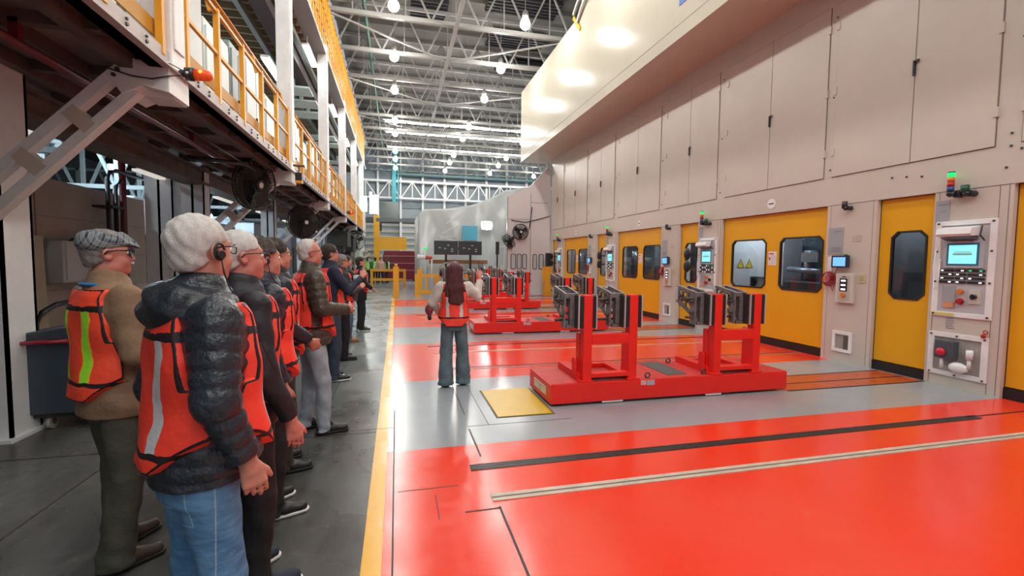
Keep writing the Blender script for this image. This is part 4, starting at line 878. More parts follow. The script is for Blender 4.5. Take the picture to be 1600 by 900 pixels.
    if k > 0:
        for s_, z in enumerate((1.82, 1.52)):
            t = empty('console_fan', (X - 0.22, 4.82 + o, z), 0, ('upper' if s_ == 0 else 'lower') + ' small black round fan at the console, ' + pos4[k], 'fan')
            MB().ball((0, 0, 0), 0.13, 16, (0.35, 1, 1.15)).build('guard', FANB, t); MB().cyl((0.04, -.05, 0), (0.2, -0.12, 0), 0.02).build('arm', FANB, t)
for k in range(4): console(k)
def pendant(k):
    o = P5 * k; X = WX
    t = empty('pendant_screen', (X, 6.0 + o, 1.56), 0, 'small blue touch screen in a dark case, ' + pos4[k], 'screen')
    MB().box(-0.09, -0.03, -0.14, 0.14, 0, 0.2).build('case', mat('case_navy', (0.02, 0.03, 0.06), 0.35), t, bevel=0.008); MB().box(-0.094, -0.09, -0.11, 0.105, 0.025, 0.17).build('screen', SCREENB, t)
    MB().box(-0.03, 0, -0.06, 0.06, 0.05, 0.15).box(-0.05, -0.03, -0.1, -0.04, 0.2, 0.215).build('mount', BLACKP, t)
    MB().box(-0.012, 0, 0.19, 0.27, -0.12, 0.18).build('side_plate', WHITE, t)
    t = empty('button_box', (X, 5.925 + o, 0.985), 0, 'white button box with lit keys and an orange knob, ' + pos4[k], 'button box')
    MB().box(-0.05, 0, -0.15, 0.15, 0, 0.485).build('case', mat('box_cream', (0.62, 0.58, 0.5), 0.45), t, bevel=0.008)
    MB().box(-0.054, -0.05, -0.10, 0.10, 0.04, 0.45).build('face', mat('face_grey', (0.5, 0.48, 0.44), 0.4), t)
    MB().box(-0.057, -0.054, -0.06, 0.07, 0.19, 0.40).build('key_field', BLACKP, t)
    m = MB()
    for z in (0.21, 0.28, 0.35): m.box(-0.06, -0.057, -0.03, 0.045, z, z + 0.025)
    m.build('lit_key', LED, t)
    MB().cyl((-0.054, 0, 0.13), (-0.085, 0, 0.13), 0.035, n=16).build('orange_knob', ORGL, t)
    MB().box(-0.058, -0.054, -0.03, 0.03, 0.42, 0.435).build('name_plate', BLACKP, t)
    t = empty('red_air_hose', (X - 0.03, 6.22 + o, 1.37), 0, 'coiled thin red hose beside the button box, ' + pos4[k], 'hose')
    m = MB(); RH = mat('red_hose', (0.35, 0.01, 0.02), 0.35)
    for j in range(4): m.torus((-0.01 * j, 0.01 * j, 0.005 * j), 0.12 - 0.012 * j, 0.008, 'x', 22, 6)
    m.tube([(0, -0.05, 0), (-0.02, -0.1, -0.02), (-0.02, -0.13, 0.1), (0, -0.16, 0.22)], 0.007).tube([(0, -0.02, -0.1), (-0.02, -0.1, -0.2), (0, -0.12, -0.05)], 0.006)
    m.build('coil', RH, t); MB().box(-0.05, 0.03, -0.05, 0.03, -0.03, 0.05).build('fitting', mat('hosefit', (0.4, 0.1, 0.12), 0.4), t)
    t = empty('sign_plate', (X, 6.15 + o, 1.78), 0, 'large grey instruction plate above the touch screen, ' + pos4[k], 'sign')
    MB().box(-0.006, 0, -0.135, 0.135, 0, 0.44).build('plate', SIGN, t); m = MB()
    for j in range(4): m.box(-0.008, -0.006, -0.1, 0.09 - 0.03 * (j % 2), 0.04 + j * 0.022, 0.048 + j * 0.022)
    m.box(-0.008, -0.006, -0.1, 0.02, 0.37, 0.38); m.build('print', mat('sign_print', (0.18, 0.19, 0.2)), t)
    single(MB().box(X - 0.005, X, 5.72 + o, 5.86 + o, 1.98, 2.08), 'wall_plate', mat('beige_plate', (0.5, 0.46, 0.38), 0.5), 'blank beige plate right of the grey instruction plate, ' + pos4[k], 'plate')
    t = empty('wall_socket', (X, 5.665 + o, 1.33), 0, 'small cream socket on the white pillar, ' + pos4[k], 'socket')
    MB().box(-0.012, 0, -0.05, 0.05, 0, 0.13).build('plate', mat('socket', (0.6, 0.52, 0.3), 0.5), t); MB().box(-0.018, -0.012, -0.025, 0.025, 0.03, 0.1).build('insert', mat('socket2', (0.42, 0.42, 0.25), 0.5), t)
    t = empty('service_hatch', (X, 5.945 + o, 0.2), 0, 'small square recess low in the white pillar, ' + pos4[k], 'recess')
    MB().ring([(-0.17, -0.03), (0.17, -0.03), (0.17, 0.31), (-0.17, 0.31)], [(-0.12, 0.02), (0.12, 0.02), (0.12, 0.26), (-0.12, 0.26)], 'x', -0.02, 0.0).build('frame', WHITE, t)
    MB().box(-0.004, 0, -0.12, 0.12, 0.02, 0.26).build('back_plate', mat('recess_back', (0.35, 0.33, 0.31)), t); MB().box(-0.015, -0.004, -0.12, -0.03, 0.02, 0.24).build('side_plate', mat('recess_dark', (0.1, 0.09, 0.08), 0.6), t)
    t = empty('wall_siren', (X - 0.08, 5.94 + o, 2.52), 0, 'small black siren high on the white pillar, ' + pos4[k], 'siren')
    MB().cyl((0.08, -0.03, 0), (0, -0.03, 0), 0.035, n=16).build('base', BLACKP, t); MB().cyl((0, 0.02, 0), (0, 0.02, 0.11), 0.04, n=16).ball((0, 0, 0), 0.038, 10).build('horn', BLACKP, t)
for k in range(3): pendant(k)

# overhead enclosure
t = empty('overhead_enclosure', (0, 0, 0), 0, 'huge cream painted enclosure overhanging the press doors', 'overhead enclosure')
m = MB().box(5.8, 7.3, -7, 21.6, 6.33, 9.6); m.build('lower_box', CREAMG, t)
MB().box(5.81, 7.3, -7, 14.3, 9.6, 12.1).build('upper_box', CREAMG, t)
m = MB().box(5.796, 5.80, -7, 21.6, 6.62, 6.63)
m.build('seam', mat('cream_seam', (0.22, 0.17, 0.14)), t)
MB().box(5.79, 5.8, 8.55, 8.85, 7.0, 7.5).build('blue_mark', mat('blue_mark', (0.02, 0.12, 0.45), 0.4), t)
MB().bar((5.78, 14.3, 9.1), (5.78, 14.9, 9.75), 0.05, 0.12).build('yellow_strap', YELR, t)
single(MB().tube([(5.75, 14.5, 9.4), (5.72, 13.9, 9.75), (5.7, 13.3, 9.85), (5.7, 12.9, 9.85)], 0.06).tube([(5.6, 14.45, 9.6), (5.6, 13.9, 9.95), (5.6, 13.2, 10.05)], 0.05), 'bent_pipes', mat('pipe_beige', (0.5, 0.48, 0.42), 0.35, 0.5), 'pair of bent pipes on top of the cream overhang', 'pipes')

# ================================================================ RED CARTS
def fixture(t, x, flip=1):
    """cast carrier bolted on the -x side of an upright at x"""
    c = CAST
    xa, xb = x - 0.19, x - 0.02
    prof = [(0.06, 1.235), (0.50, 1.31), (0.53, 1.12), (0.36, 1.02), (0.20, 0.96), (0.17, 0.90), (0.13, 0.855), (-0.02, 0.862), (0.0, 1.1)]
    def rib(x0, x1, holes):
        m = MB().prism(prof, 'x', x0, x1); return m
    fx = MB()
    # two profile cheeks with webs between; open lattice top
    for (a, b) in ((xa, xa + 0.018), (xb - 0.018, xb)):
        # cheeks made of a frame so that the pockets stay open
        fx.bar(((a + b) / 2, 0.14, 1.235), ((a + b) / 2, 0.51, 1.30), b - a, 0.035)
        fx.bar(((a + b) / 2, 0.50, 1.31), ((a + b) / 2, 0.52, 1.11), b - a, 0.05)
        fx.bar(((a + b) / 2, 0.52, 1.13), ((a + b) / 2, 0.20, 0.97), b - a, 0.05)
        fx.bar(((a + b) / 2, 0.19, 1.235), ((a + b) / 2, 0.20, 0.86), b - a, 0.10)
        for u in (0.18, 0.30, 0.41): fx.bar(((a + b) / 2, u, 1.25), ((a + b) / 2, u + 0.06, 1.06), b - a, 0.035)
        fx.bar(((a + b) / 2, 0.18, 1.13), ((a + b) / 2, 0.5, 1.2), b - a, 0.03)
    for u, z in ((0.5, 1.29), (0.38, 1.27), (0.22, 1.245), (0.16, 1.235), (0.5, 1.15), (0.28, 1.03), (0.2, 0.95)):
        fx.box(xa + 0.018, xb - 0.018, u - 0.014, u + 0.014, z - 0.035, z)
    fx.box(xa + 0.07, xb - 0.018, 0.14, 0.22, 0.90, 1.20)
    fx.box(xa + 0.03, xb, 0.14, 0.26, 0.855, 0.895).box(xa, xa + .06, 0.17, 0.24, 0.88, 0.93)
    f = fx.build('casting', c, t)
    MB().bar((xa + 0.01, 0.14, 1.258), (xa + 0.01, 0.51, 1.322), 0.012, 0.006).bar((xb - 0.01, 0.14, 1.258), (xb - 0.01, 0.51, 1.322), 0.012, 0.006).box(xa, xb, 0.50, 0.515, 1.31, 1.318).box(xa, xb, 0.135, 0.15, 1.25, 1.256).bar((xa, 0.525, 1.30), (xa, 0.525, 1.13), 0.012, 0.05).build('machined_edge', STEEL, f)
    for (u, z) in ((0.2, 1.14), (0.2, 1.0), (0.3, 1.15), (0.42, 1.2)): MB().cyl((xa - 0.03, u, z), (xa + 0.02, u, z), 0.022, n=12).build('boss', DSTEEL, f)
def cart(first, x, y, label, full=True):
    if first is not None:
        t = copy_tree(first); t.location = (x, y, 0); tag(t, label); return t
    t = empty('tooling_cart', (x, y, 0), 0, label, 'tooling cart')
    L_, W_ = 3.165, 0.82
    MB().box(0, L_, 0, W_, 0.03, 0.252).build('base_box', RED, t, bevel=0.006)
    MB().box(0.01, L_ - 0.01, 0.01, W_ - 0.01, 0.252, 0.256).build('deck', REDTOP, t)
    m = MB()
    for a, b in ((0.15, 0.6), (0.9, 1.6), (2.0, 2.7)): m.box(a, b, 0.04, 0.12, 0.0, 0.03); m.box(a, b, W_ - 0.12, W_ - 0.04, 0, 0.03)
    m.build('skid', BLACKP, t)
    MB().box(0.62, 0.88, 0.005, 0.02, 0.012, 0.03).box(1.98, 2.2, 0.005, 0.02, 0.012, 0.03).build('fork_label', PAPER, t)
    MB().box(1.52, 1.80, 0.12, 0.8, 0.256, 0.261).build('anti_slip_pad', mat('pad_grey', (0.10, 0.095, 0.09), 0.7, var=0.2, vs=30), t)
    MB().box(-0.004, 0, 0.17, 0.62, 0.09, 0.19).build('end_label', PAPER, t); MB().box(-0.006, -0.004, 0.37, 0.39, 0.10, 0.17).box(-0.006, -.004, .2, .58, .165, .17).build('label_print', mat('print_grey', (0.3, 0.3, 0.32)), t)
    MB().box(1.10, 1.17, -0.003, 0, 0.19, 0.245).build('red_tag', mat('tag_pink', (0.75, 0.4, 0.4), 0.5), t); MB().box(1.18, 1.28, -0.003, 0, 0.185, 0.245).build('grey_tag', mat('tag_grey', (0.45, 0.42, 0.5), 0.5), t)
    for px_, py_ in ((1.22, 0.06), (2.0, 0.08), (1.92, 0.72), (2.1, .7)):
        MB().torus((px_, py_, 0.285), 0.03, 0.009, 'y', 18, 8).cyl((px_, py_, 0.254), (px_, py_, 0.268), 0.02, n=12).build('lifting_eye', DSTEEL, t)
    for s0 in (0.385, 2.085):
        st = MB()
        # portal in the x-z plane
        st.box(s0, s0 + 0.105, 0.02, 0.13, 0.252, 1.24).box(s0 + 0.565, s0 + 0.67, 0.02, 0.13, 0.252, 1.24)
        st.box(s0 + 0.105, s0 + 0.565, 0.02, 0.12, 0.68, 0.80).box(s0 + 0.105, s0 + 0.565, 0.02, 0.12, 0.30, 0.35)
        st.build('stand', RED, t, bevel=0.006)
        for q_ in (s0 - 0.01, s0 + 0.57): MB().box(q_, q_ + 0.10, 0.13, 0.22, 0.256, 0.80).build('rear_leg', RED, t, bevel=0.004)
        ft = MB().box(s0 - 0.03, s0 + 0.10, 0.10, 0.76, 0.256, 0.34).box(s0 + 0.56, s0 + 0.69, 0.10, 0.76, 0.256, 0.31).box(s0 + 0.1, s0 + 0.56, 0.66, 0.76, 0.256, 0.31)
        ft.build('foot_frame', RED, t, bevel=0.004)
        pf = [(0.14, 0.30)] + [(0.19 + 0.05 * math.cos(a), 0.46 + 0.05 * math.sin(a)) for a in [PI - PI * j / 8 for j in range(9)]] + [(0.24, 0.30)]
        MB().prism(pf, 'x', s0 - 0.05, s0 - 0.03).build('gusset', RED, t)
        for q_ in (s0 - 0.04, s0 + 0.54): MB().box(q_, q_ + 0.16, 0.0, 0.10, 0.256, 0.275).build('foot_plate', RED, t)
        MB().cyl((s0 + 0.1, 0.07, 0.275), (s0 + 0.57, 0.07, 0.275), 0.014).build('foot_rod', DSTEEL, t)
        for j, u in enumerate((s0, s0 + 0.565)):
            for q0, q1 in ((u - 0.055, u), (u + 0.105, u + 0.145)): MB().box(q0, q1, 0.025, 0.14, 0.87, 1.225).build('rubber_block', BLACK, t)
            for q_ in (u - 0.068, u + 0.145):
                sp_ = MB().box(q_, q_ + 0.012, 0.034, 0.15, 0.86, 1.235).build('side_plate', DSTEEL, t); MB().box(q_, q_ + 0.012, 0.012, 0.034, 0.86, 1.24).build('bright_edge', STEEL, sp_)
            fixture(t, u)
        for z, yy in ((1.175, 0.20), (0.945, 0.20)):
            MB().cyl((s0 - 0.28, yy, z), (s0 + 0.76, yy, z), 0.016, n=12).cyl((s0 + 0.76, yy, z), (s0 + 0.80, yy, z), 0.03, n=14).cyl((s0 + 0.16, yy, z), (s0 + 0.24, yy, z), 0.024, n=14).build('tie_rod', DSTEEL, t)
    return t
C0 = cart(None, 1.645, 4.73, 'red tooling cart nearest the camera carrying four grey castings')
cart(C0, 1.63, 9.78, 'red tooling cart second from the camera, right of the woman in jeans')
cart(C0, 1.55, 14.74, 'red tooling cart third from the camera')
cart(C0, 1.6, 19.0, 'farthest red tooling cart, low behind the others')
t = empty('yellow_floor_plate', (1.0, 4.53, 0), 0, 'square yellow plate on the grey floor before the nearest red cart', 'floor plate')
MB().box(-0.012, 0.625, -0.012, 1.012, 0, 0.003).build('dark_edge', mat('plate_edge', (0.08, 0.07, 0.03), 0.5), t); MB().box(0.008, 0.605, 0.008, 0.992, 0.003, 0.008).build('plate', mat('plate_yellow', (0.68, 0.43, 0.01), 0.35, var=0.06), t)
# ================================================================ PEOPLE: bodies and clothes grown from distance fields
def unit(v): v = np.array(v, float); return v / np.linalg.norm(v)
class Grid:
    def __init__(s, lo, hi, h):
        s.o = np.array(lo, float); s.h = h; n = np.ceil((np.array(hi) - s.o) / h).astype(int) + 1
        s.F = np.full(n, 9.0, np.float32); s.n = n; s.E = None; s.mir = None
        s.T = None
    def sub(s, lo, hi):
        a = np.clip(np.floor((np.array(lo) - s.o) / s.h).astype(int), 0, s.n); b = np.clip(np.ceil((np.array(hi) - s.o) / s.h).astype(int) + 1, 0, s.n)
        if (b <= a).any(): return None
        ax = [(s.o[i] + s.h * np.arange(a[i], b[i])).astype(np.float32) for i in range(3)]
        return (slice(a[0], b[0]), slice(a[1], b[1]), slice(a[2], b[2])), ax[0][:, None, None], ax[1][None, :, None], ax[2][None, None, :]
    def comb(s, sl, d, k):
        F = s.F[sl]
        if k > 0:
            hh = np.clip(0.5 + 0.5 * (F - d) / k, 0, 1); s.F[sl] = np.where(F > 5, d, F * (1 - hh) + d * hh - k * hh * (1 - hh))
        else: s.F[sl] = np.minimum(F, d)
    def cap(s, a, b, ra, rb=None, k=0.0, bump=None, op='add'):
        a = np.array(a, float); b = np.array(b, float); rb = ra if rb is None else rb
        pad = max(ra, rb) + k + 3 * s.h + 0.012
        q = s.sub(np.minimum(a, b) - pad, np.maximum(a, b) + pad)
        if q is None: return s
        sl, X, Y, Z = q; ab = b - a; L2 = max(ab @ ab, 1e-9)
        px, py, pz = X - a[0], Y - a[1], Z - a[2]
        t = np.clip((px * ab[0] + py * ab[1] + pz * ab[2]) / L2, 0, 1)
        d = np.sqrt((px - ab[0] * t) ** 2 + (py - ab[1] * t) ** 2 + (pz - ab[2] * t) ** 2) - (ra + (rb - ra) * t)
        if bump: d = d - bump(t * math.sqrt(L2), X, Y, Z)
        if op == 'sub': s.F[sl] = np.maximum(s.F[sl], -d)
        else: s.comb(sl, d, k)
        return s
    def ell(s, c, r, k=0.0, M=None, op='add', bump=None):
        c = np.array(c, float); r = np.array(r, float); pad = max(r) + k + 3 * s.h
        q = s.sub(c - pad, c + pad)
        if q is None: return s
        sl, X, Y, Z = q; px, py, pz = X - c[0], Y - c[1], Z - c[2]
        if M is not None:
            px, py, pz = [M[0][i] * px + M[1][i] * py + M[2][i] * pz for i in range(3)]
        k0 = np.sqrt((px / r[0]) ** 2 + (py / r[1]) ** 2 + (pz / r[2]) ** 2); k1 = np.sqrt((px / r[0] ** 2) ** 2 + (py / r[1] ** 2) ** 2 + (pz / r[2] ** 2) ** 2) + 1e-6
        d = k0 * (k0 - 1) / k1
        if bump: d = d - bump(px, py, pz)
        if op == 'sub': s.F[sl] = np.maximum(s.F[sl], -d)
        elif op == 'int':
            G = np.full_like(s.F, 9); G[sl] = d; s.F = np.maximum(s.F, G)
        else: s.comb(sl, d, k)
        return s
    def loft(s, prof, k=0.0, bump=None, pw=2.3):
        """prof rows: z, rx, ry, cx, cy"""
        P = np.array(prof, float); pad = 0.03 + k
        q = s.sub((min(P[:, 3] - P[:, 1]) - pad, min(P[:, 4] - P[:, 2]) - pad, P[0, 0] - pad), (max(P[:, 3] + P[:, 1]) + pad, max(P[:, 4] + P[:, 2]) + pad, P[-1, 0] + pad))
        sl, X, Y, Z = q; z = Z[0, 0]
        def ip(j):   # smooth interpolation
            v = np.interp(z, P[:, 0], P[:, j]); return v[None, None, :].astype(np.float32)
        rx, ry, cx, cy = ip(1), ip(2), ip(3), ip(4)
        u = np.abs((X - cx) / rx) ** pw + np.abs((Y - cy) / ry) ** pw
        d = (u ** (1 / pw) - 1) * np.minimum(rx, ry)
        if bump: d = d - bump(X, Y, Z)
        e = np.maximum(P[0, 0] - Z, Z - P[-1, 0]); d = np.maximum(d, e)
        s.comb(sl, d, k); return s
    def cut(s, fn, edge=False):
        """fn>0 is removed; edge keeps the distance for the dark trim"""
        q = s.sub(s.o, s.o + s.h * s.n); sl, X, Y, Z = q; c = fn(X, Y, Z)
        c = np.broadcast_to(c, s.F.shape); s.F = np.maximum(s.F, c)
        if edge: s.E = np.array(c) if s.E is None else np.maximum(s.E, c)
        return s
    def mesh(s, name, mats, parent, smooth=1, scale=1.0, base=True):
        F = s.F; S_ = F < 0; n = s.n
        c8 = [(i, j, k) for i in (0, 1) for j in (0, 1) for k in (0, 1)]
        def C(A, i, j, k): return A[i:n[0] - 1 + i, j:n[1] - 1 + j, k:n[2] - 1 + k]
        cnt = np.zeros(n - 1, np.int8)
        for c in c8: cnt += C(S_, *c)
        mask = (cnt > 0) & (cnt < 8); cells = np.argwhere(mask); idx = -np.ones(n - 1, np.int64); idx[mask] = np.arange(len(cells))
        vals = {c: C(F, *c)[mask] for c in c8}; acc = np.zeros((len(cells), 3)); num = np.zeros(len(cells))
        for c in c8:
            for ax in range(3):
                if c[ax]: continue
                d = list(c); d[ax] = 1; fa, fb = vals[c], vals[tuple(d)]; cr = (fa < 0) != (fb < 0); t = np.where(cr, fa / np.where(cr, fa - fb, 1), 0)
                for q in range(3): acc[:, q] += np.where(cr, c[q] + (t if q == ax else 0), 0)
                num += cr
        loc = acc / num[:, None]; V = s.o + s.h * (cells + loc); quads = []
        for ax in range(3):
            u, v = (ax + 1) % 3, (ax + 2) % 3
            a = [slice(1, -1)] * 3; a[ax] = slice(0, -1); b = list(a); b[ax] = slice(1, None)
            A, B = S_[tuple(a)], S_[tuple(b)]; cr = np.argwhere(A != B); 
            if not len(cr): continue
            ins = A[tuple(cr.T)]; off = np.array([1, 1, 1]); off[ax] = 0; e = cr + off
            def cell(du, dv): w_ = e.copy(); w_[:, u] -= du; w_[:, v] -= dv; return idx[tuple(w_.T)]
            Q = np.stack([cell(1, 1), cell(0, 1), cell(0, 0), cell(1, 0)], 1); Q[~ins] = Q[~ins][:, ::-1]; quads.append(Q)
        Q = np.concatenate(quads)
        for _ in range(smooth):
            sm = np.zeros_like(V); ct = np.zeros(len(V))
            for i in range(4):
                a, b = Q[:, i], Q[:, (i + 1) % 4]
                for q in range(3): sm[:, q] += np.bincount(a, V[b, q], len(V)) + np.bincount(b, V[a, q], len(V))
                ct += np.bincount(a, minlength=len(V)) + np.bincount(b, minlength=len(V))
            V = 0.5 * V + 0.5 * sm / np.maximum(ct, 1)[:, None]
        me = bpy.data.meshes.new(name); me.vertices.add(len(V)); me.vertices.foreach_set('co', (V * scale).astype(np.float32).ravel())
        me.loops.add(len(Q) * 4); me.loops.foreach_set('vertex_index', Q.ravel().astype(np.int32)); me.polygons.add(len(Q))
        me.polygons.foreach_set('loop_start', np.arange(0, len(Q) * 4, 4, dtype=np.int32)); me.polygons.foreach_set('use_smooth', np.ones(len(Q), bool))
        me.update(calc_edges=True)
        at = me.attributes.new('bp', 'FLOAT_VECTOR', 'POINT'); at.data.foreach_set('vector', V.astype(np.float32).ravel())
        if s.E is not None:
            ii = np.clip(np.round((V - s.o) / s.h).astype(int), 0, n - 1); g = (V - s.o) / s.h; i0 = np.clip(np.floor(g).astype(int), 0, n - 2); f = g - i0; ev = 0
            for c in c8: ev = ev + s.E[i0[:, 0] + c[0], i0[:, 1] + c[1], i0[:, 2] + c[2]] * np.prod([f[:, q] if c[q] else 1 - f[:, q] for q in range(3)], 0)
            at = me.attributes.new('edge', 'FLOAT', 'POINT'); at.data.foreach_set('value', ev.astype(np.float32))
        for m in (mats if isinstance(mats, (list, tuple)) else [mats]): me.materials.append(m)
        o = bpy.data.objects.new(name, me); COL.objects.link(o); o.parent = parent; return o

def vest_mat(name, base, stripe, edge_stripe=None, black=(0.012, 0.008, 0.012), sx=0.095, sw=0.021, lo=0.985, hi=1.36):
    if name in MATS: return MATS[name]
    m = bpy.data.materials.new(name); MATS[name] = m; nt, N, L, B = nodes(m)
    a = N.new('ShaderNodeAttribute'); a.attribute_name = 'bp'; sp = N.new('ShaderNodeSeparateXYZ'); L.new(a.outputs['Vector'], sp.inputs[0])
    e = N.new('ShaderNodeAttribute'); e.attribute_name = 'edge'
    mo = lambda *q: math_node(N, L, *q)
    tn = N.new('ShaderNodeTexNoise'); tn.inputs['Scale'].default_value = 14; L.new(a.outputs['Vector'], tn.inputs['Vector'])
    wob = mo('MULTIPLY', mo('SUBTRACT', tn.outputs[0], 0.5), 0.03)
    ax = mo('ABSOLUTE', mo('ADD', sp.outputs[0], wob)); dx = mo('ABSOLUTE', mo('SUBTRACT', ax, sx)); Z = sp.outputs[2]
    inz = mo('MULTIPLY', mo('GREATER_THAN', Z, lo), mo('LESS_THAN', Z, hi))
    st = mo('MULTIPLY', mo('LESS_THAN', dx, sw), inz)
    col = mixc(N, L, st, base, stripe)
    if edge_stripe:
        s2 = mo('MULTIPLY', mo('MULTIPLY', mo('LESS_THAN', dx, sw + 0.009), mo('GREATER_THAN', dx, sw)), inz); col = mixc(N, L, s2, col, edge_stripe)
    zz = mo('ADD', Z, wob)
    bk = mo('MAXIMUM', mo('LESS_THAN', mo('ABSOLUTE', mo('SUBTRACT', zz, lo)), 0.011), mo('LESS_THAN', mo('ABSOLUTE', mo('SUBTRACT', zz, hi)), 0.013))
    bk = mo('MAXIMUM', bk, mo('GREATER_THAN', e.outputs['Fac'], -0.009))
    col = mixc(N, L, bk, col, black); L.new(col, B.inputs['Base Color']); B.inputs['Roughness'].default_value = 0.6
    n2 = N.new('ShaderNodeTexNoise'); n2.inputs['Scale'].default_value = 9; n2.inputs['Detail'].default_value = 4; L.new(a.outputs['Vector'], n2.inputs['Vector'])
    b = N.new('ShaderNodeBump'); b.inputs['Strength'].default_value = 0.55; b.inputs['Distance'].default_value = 0.02; L.new(n2.outputs[0], b.inputs['Height']); L.new(b.outputs[0], B.inputs['Normal'])
    return m
VO = vest_mat('vest_orange_silver', (0.95, 0.055, 0.03), (0.55, 0.57, 0.60))
VL = vest_mat('vest_orange_lime', (0.95, 0.075, 0.03), (0.32, 0.85, 0.04), (0.85, 0.6, 0.03))
VG = vest_mat('vest_green', (0.35, 0.75, 0.08), (0.6, 0.62, 0.6))
def plaid():
    m = bpy.data.materials.new('plaid_tweed'); nt, N, L, B = nodes(m); a = N.new('ShaderNodeAttribute'); a.attribute_name = 'bp'
    sp = N.new('ShaderNodeSeparateXYZ'); L.new(a.outputs['Vector'], sp.inputs[0]); mo = lambda *q: math_node(N, L, *q)
    def st(v, f, w_): return mo('LESS_THAN', mo('ABSOLUTE', mo('SUBTRACT', mo('FRACT', mo('MULTIPLY', v, f)), 0.5)), w_)
    u = mo('ADD', sp.outputs[0], mo('MULTIPLY', sp.outputs[2], 0.6)); v = mo('SUBTRACT', sp.outputs[1], mo('MULTIPLY', sp.outputs[2], 0.5))
    dk = mo('ADD', mo('MULTIPLY', st(u, 34, 0.14), 0.5), mo('MULTIPLY', st(v, 34, 0.14), 0.5))
    c = mixc(N, L, dk, (0.17, 0.195, 0.215), (0.02, 0.028, 0.04)); lt = mo('MAXIMUM', st(u, 68, 0.07), st(v, 68, 0.07)); c = mixc(N, L, mo('MULTIPLY', lt, 0.3), c, (0.45, 0.47, 0.46))
    L.new(c, B.inputs['Base Color']); B.inputs['Roughness'].default_value = 0.85; return m
PLAID = plaid()
HW = mat('white_hair', (0.62, 0.60, 0.58), 0.75, var=0.18, vs=60, bump=0.35, bs=260)
HG = mat('grey_hair', (0.30, 0.28, 0.27), 0.75, var=0.35, vs=60, bump=0.8, bs=190)
HD = mat('dark_hair', (0.045, 0.032, 0.026), 0.6, var=0.4, vs=40, bump=0.9, bs=120)
HC = mat('salt_pepper_hair', (0.085, 0.068, 0.058), 0.7, var=0.6, vs=45, bump=1.0, bs=90)
HR = mat('wine_red_hair', (0.085, 0.012, 0.016), 0.42, var=0.45, vs=30, bump=0.6, bs=110, aniso=(1, 1, 0.12))
def cloth(name, col, rough=0.8, var=0.15, vs=8, bump=0.35, bs=22): return mat(name, col, rough, var=var, vs=vs, bump=bump, bs=bs)
def denim():
    m = bpy.data.materials.new('blue_denim'); nt, N, L, B = nodes(m); a = N.new('ShaderNodeAttribute'); a.attribute_name = 'bp'
    sp = N.new('ShaderNodeSeparateXYZ'); L.new(a.outputs['Vector'], sp.inputs[0]); X, Y, Z = sp.outputs; mo = lambda *q: math_node(N, L, *q)
    def nz(sc, s3, det=4):
        mp = N.new('ShaderNodeMapping'); mp.inputs['Scale'].default_value = s3; L.new(a.outputs['Vector'], mp.inputs[0])
        n = N.new('ShaderNodeTexNoise'); n.inputs['Scale'].default_value = sc; n.inputs['Detail'].default_value = det; L.new(mp.outputs[0], n.inputs['Vector']); return n.outputs[0]
    def rp(v, lo, hi):
        r = N.new('ShaderNodeMapRange'); r.inputs[1].default_value = lo; r.inputs[2].default_value = hi; L.new(v, r.inputs[0]); return r.outputs[0]
    c = mixc(N, L, rp(nz(5, (1, 1, 0.5)), 0.35, 0.7), (0.055, 0.175, 0.36), (0.13, 0.30, 0.50))
    c = mixc(N, L, mo('MULTIPLY', rp(nz(16, (1, 1, 3.5)), 0.5, 0.75), 0.35), c, (0.24, 0.42, 0.60))
    ax = mo('ABSOLUTE', X); wob = mo('MULTIPLY', mo('SUBTRACT', nz(12, (1, 1, 1)), 0.5), 0.01)
    near = lambda v, t_, w_: mo('LESS_THAN', mo('ABSOLUTE', mo('SUBTRACT', mo('ADD', v, wob), t_)), w_)
    seam = mo('MULTIPLY', near(Y, 0.0, 0.0022), mo('GREATER_THAN', ax, 0.11))
    inx = mo('MULTIPLY', mo('GREATER_THAN', ax, 0.035), mo('LESS_THAN', ax, 0.145)); inz = mo('MULTIPLY', mo('GREATER_THAN', Z, 0.735), mo('LESS_THAN', Z, 0.875)); bk = mo('LESS_THAN', Y, -0.02)
    pk = mo('MAXIMUM', mo('MULTIPLY', mo('MAXIMUM', near(ax, 0.037, 0.002), near(ax, 0.143, 0.002)), inz), mo('MULTIPLY', mo('MAXIMUM', near(Z, 0.737, 0.002), near(Z, 0.873, 0.003)), inx))
    ln = mo('MAXIMUM', seam, mo('MULTIPLY', pk, bk)); c = mixc(N, L, mo('MULTIPLY', ln, 0.75), c, (0.32, 0.46, 0.58))
    L.new(c, B.inputs['Base Color']); B.inputs['Roughness'].default_value = 0.85
    b = N.new('ShaderNodeBump'); b.inputs['Strength'].default_value = 0.5; b.inputs['Distance'].default_value = 0.02; L.new(nz(13, (1, 1, 1.8)), b.inputs['Height']); L.new(b.outputs[0], B.inputs['Normal']); return m
NAVYP = mat('navy_puffer', (0.022, 0.030, 0.042), 0.36, var=0.2, vs=12, bump=0.5, bs=38)
INKP = mat('ink_puffer', (0.016, 0.019, 0.038), 0.42, var=0.2, vs=12, bump=0.5, bs=38)
OLIVEP = mat('olive_puffer', (0.060, 0.046, 0.034), 0.5, var=0.2, vs=12, bump=0.5, bs=38)
TAN = cloth('tan_canvas', (0.25, 0.155, 0.095)); OLIVE = cloth('olive_trousers', (0.060, 0.062, 0.045)); BROWNJ = cloth('brown_trousers', (0.035, 0.026, 0.022))
JEAN = denim(); LJEAN = cloth('pale_jeans', (0.34, 0.39, 0.46), var=0.2, vs=10); GJEAN = cloth('grey_blue_jeans', (0.115, 0.165, 0.20), var=0.35, vs=9)
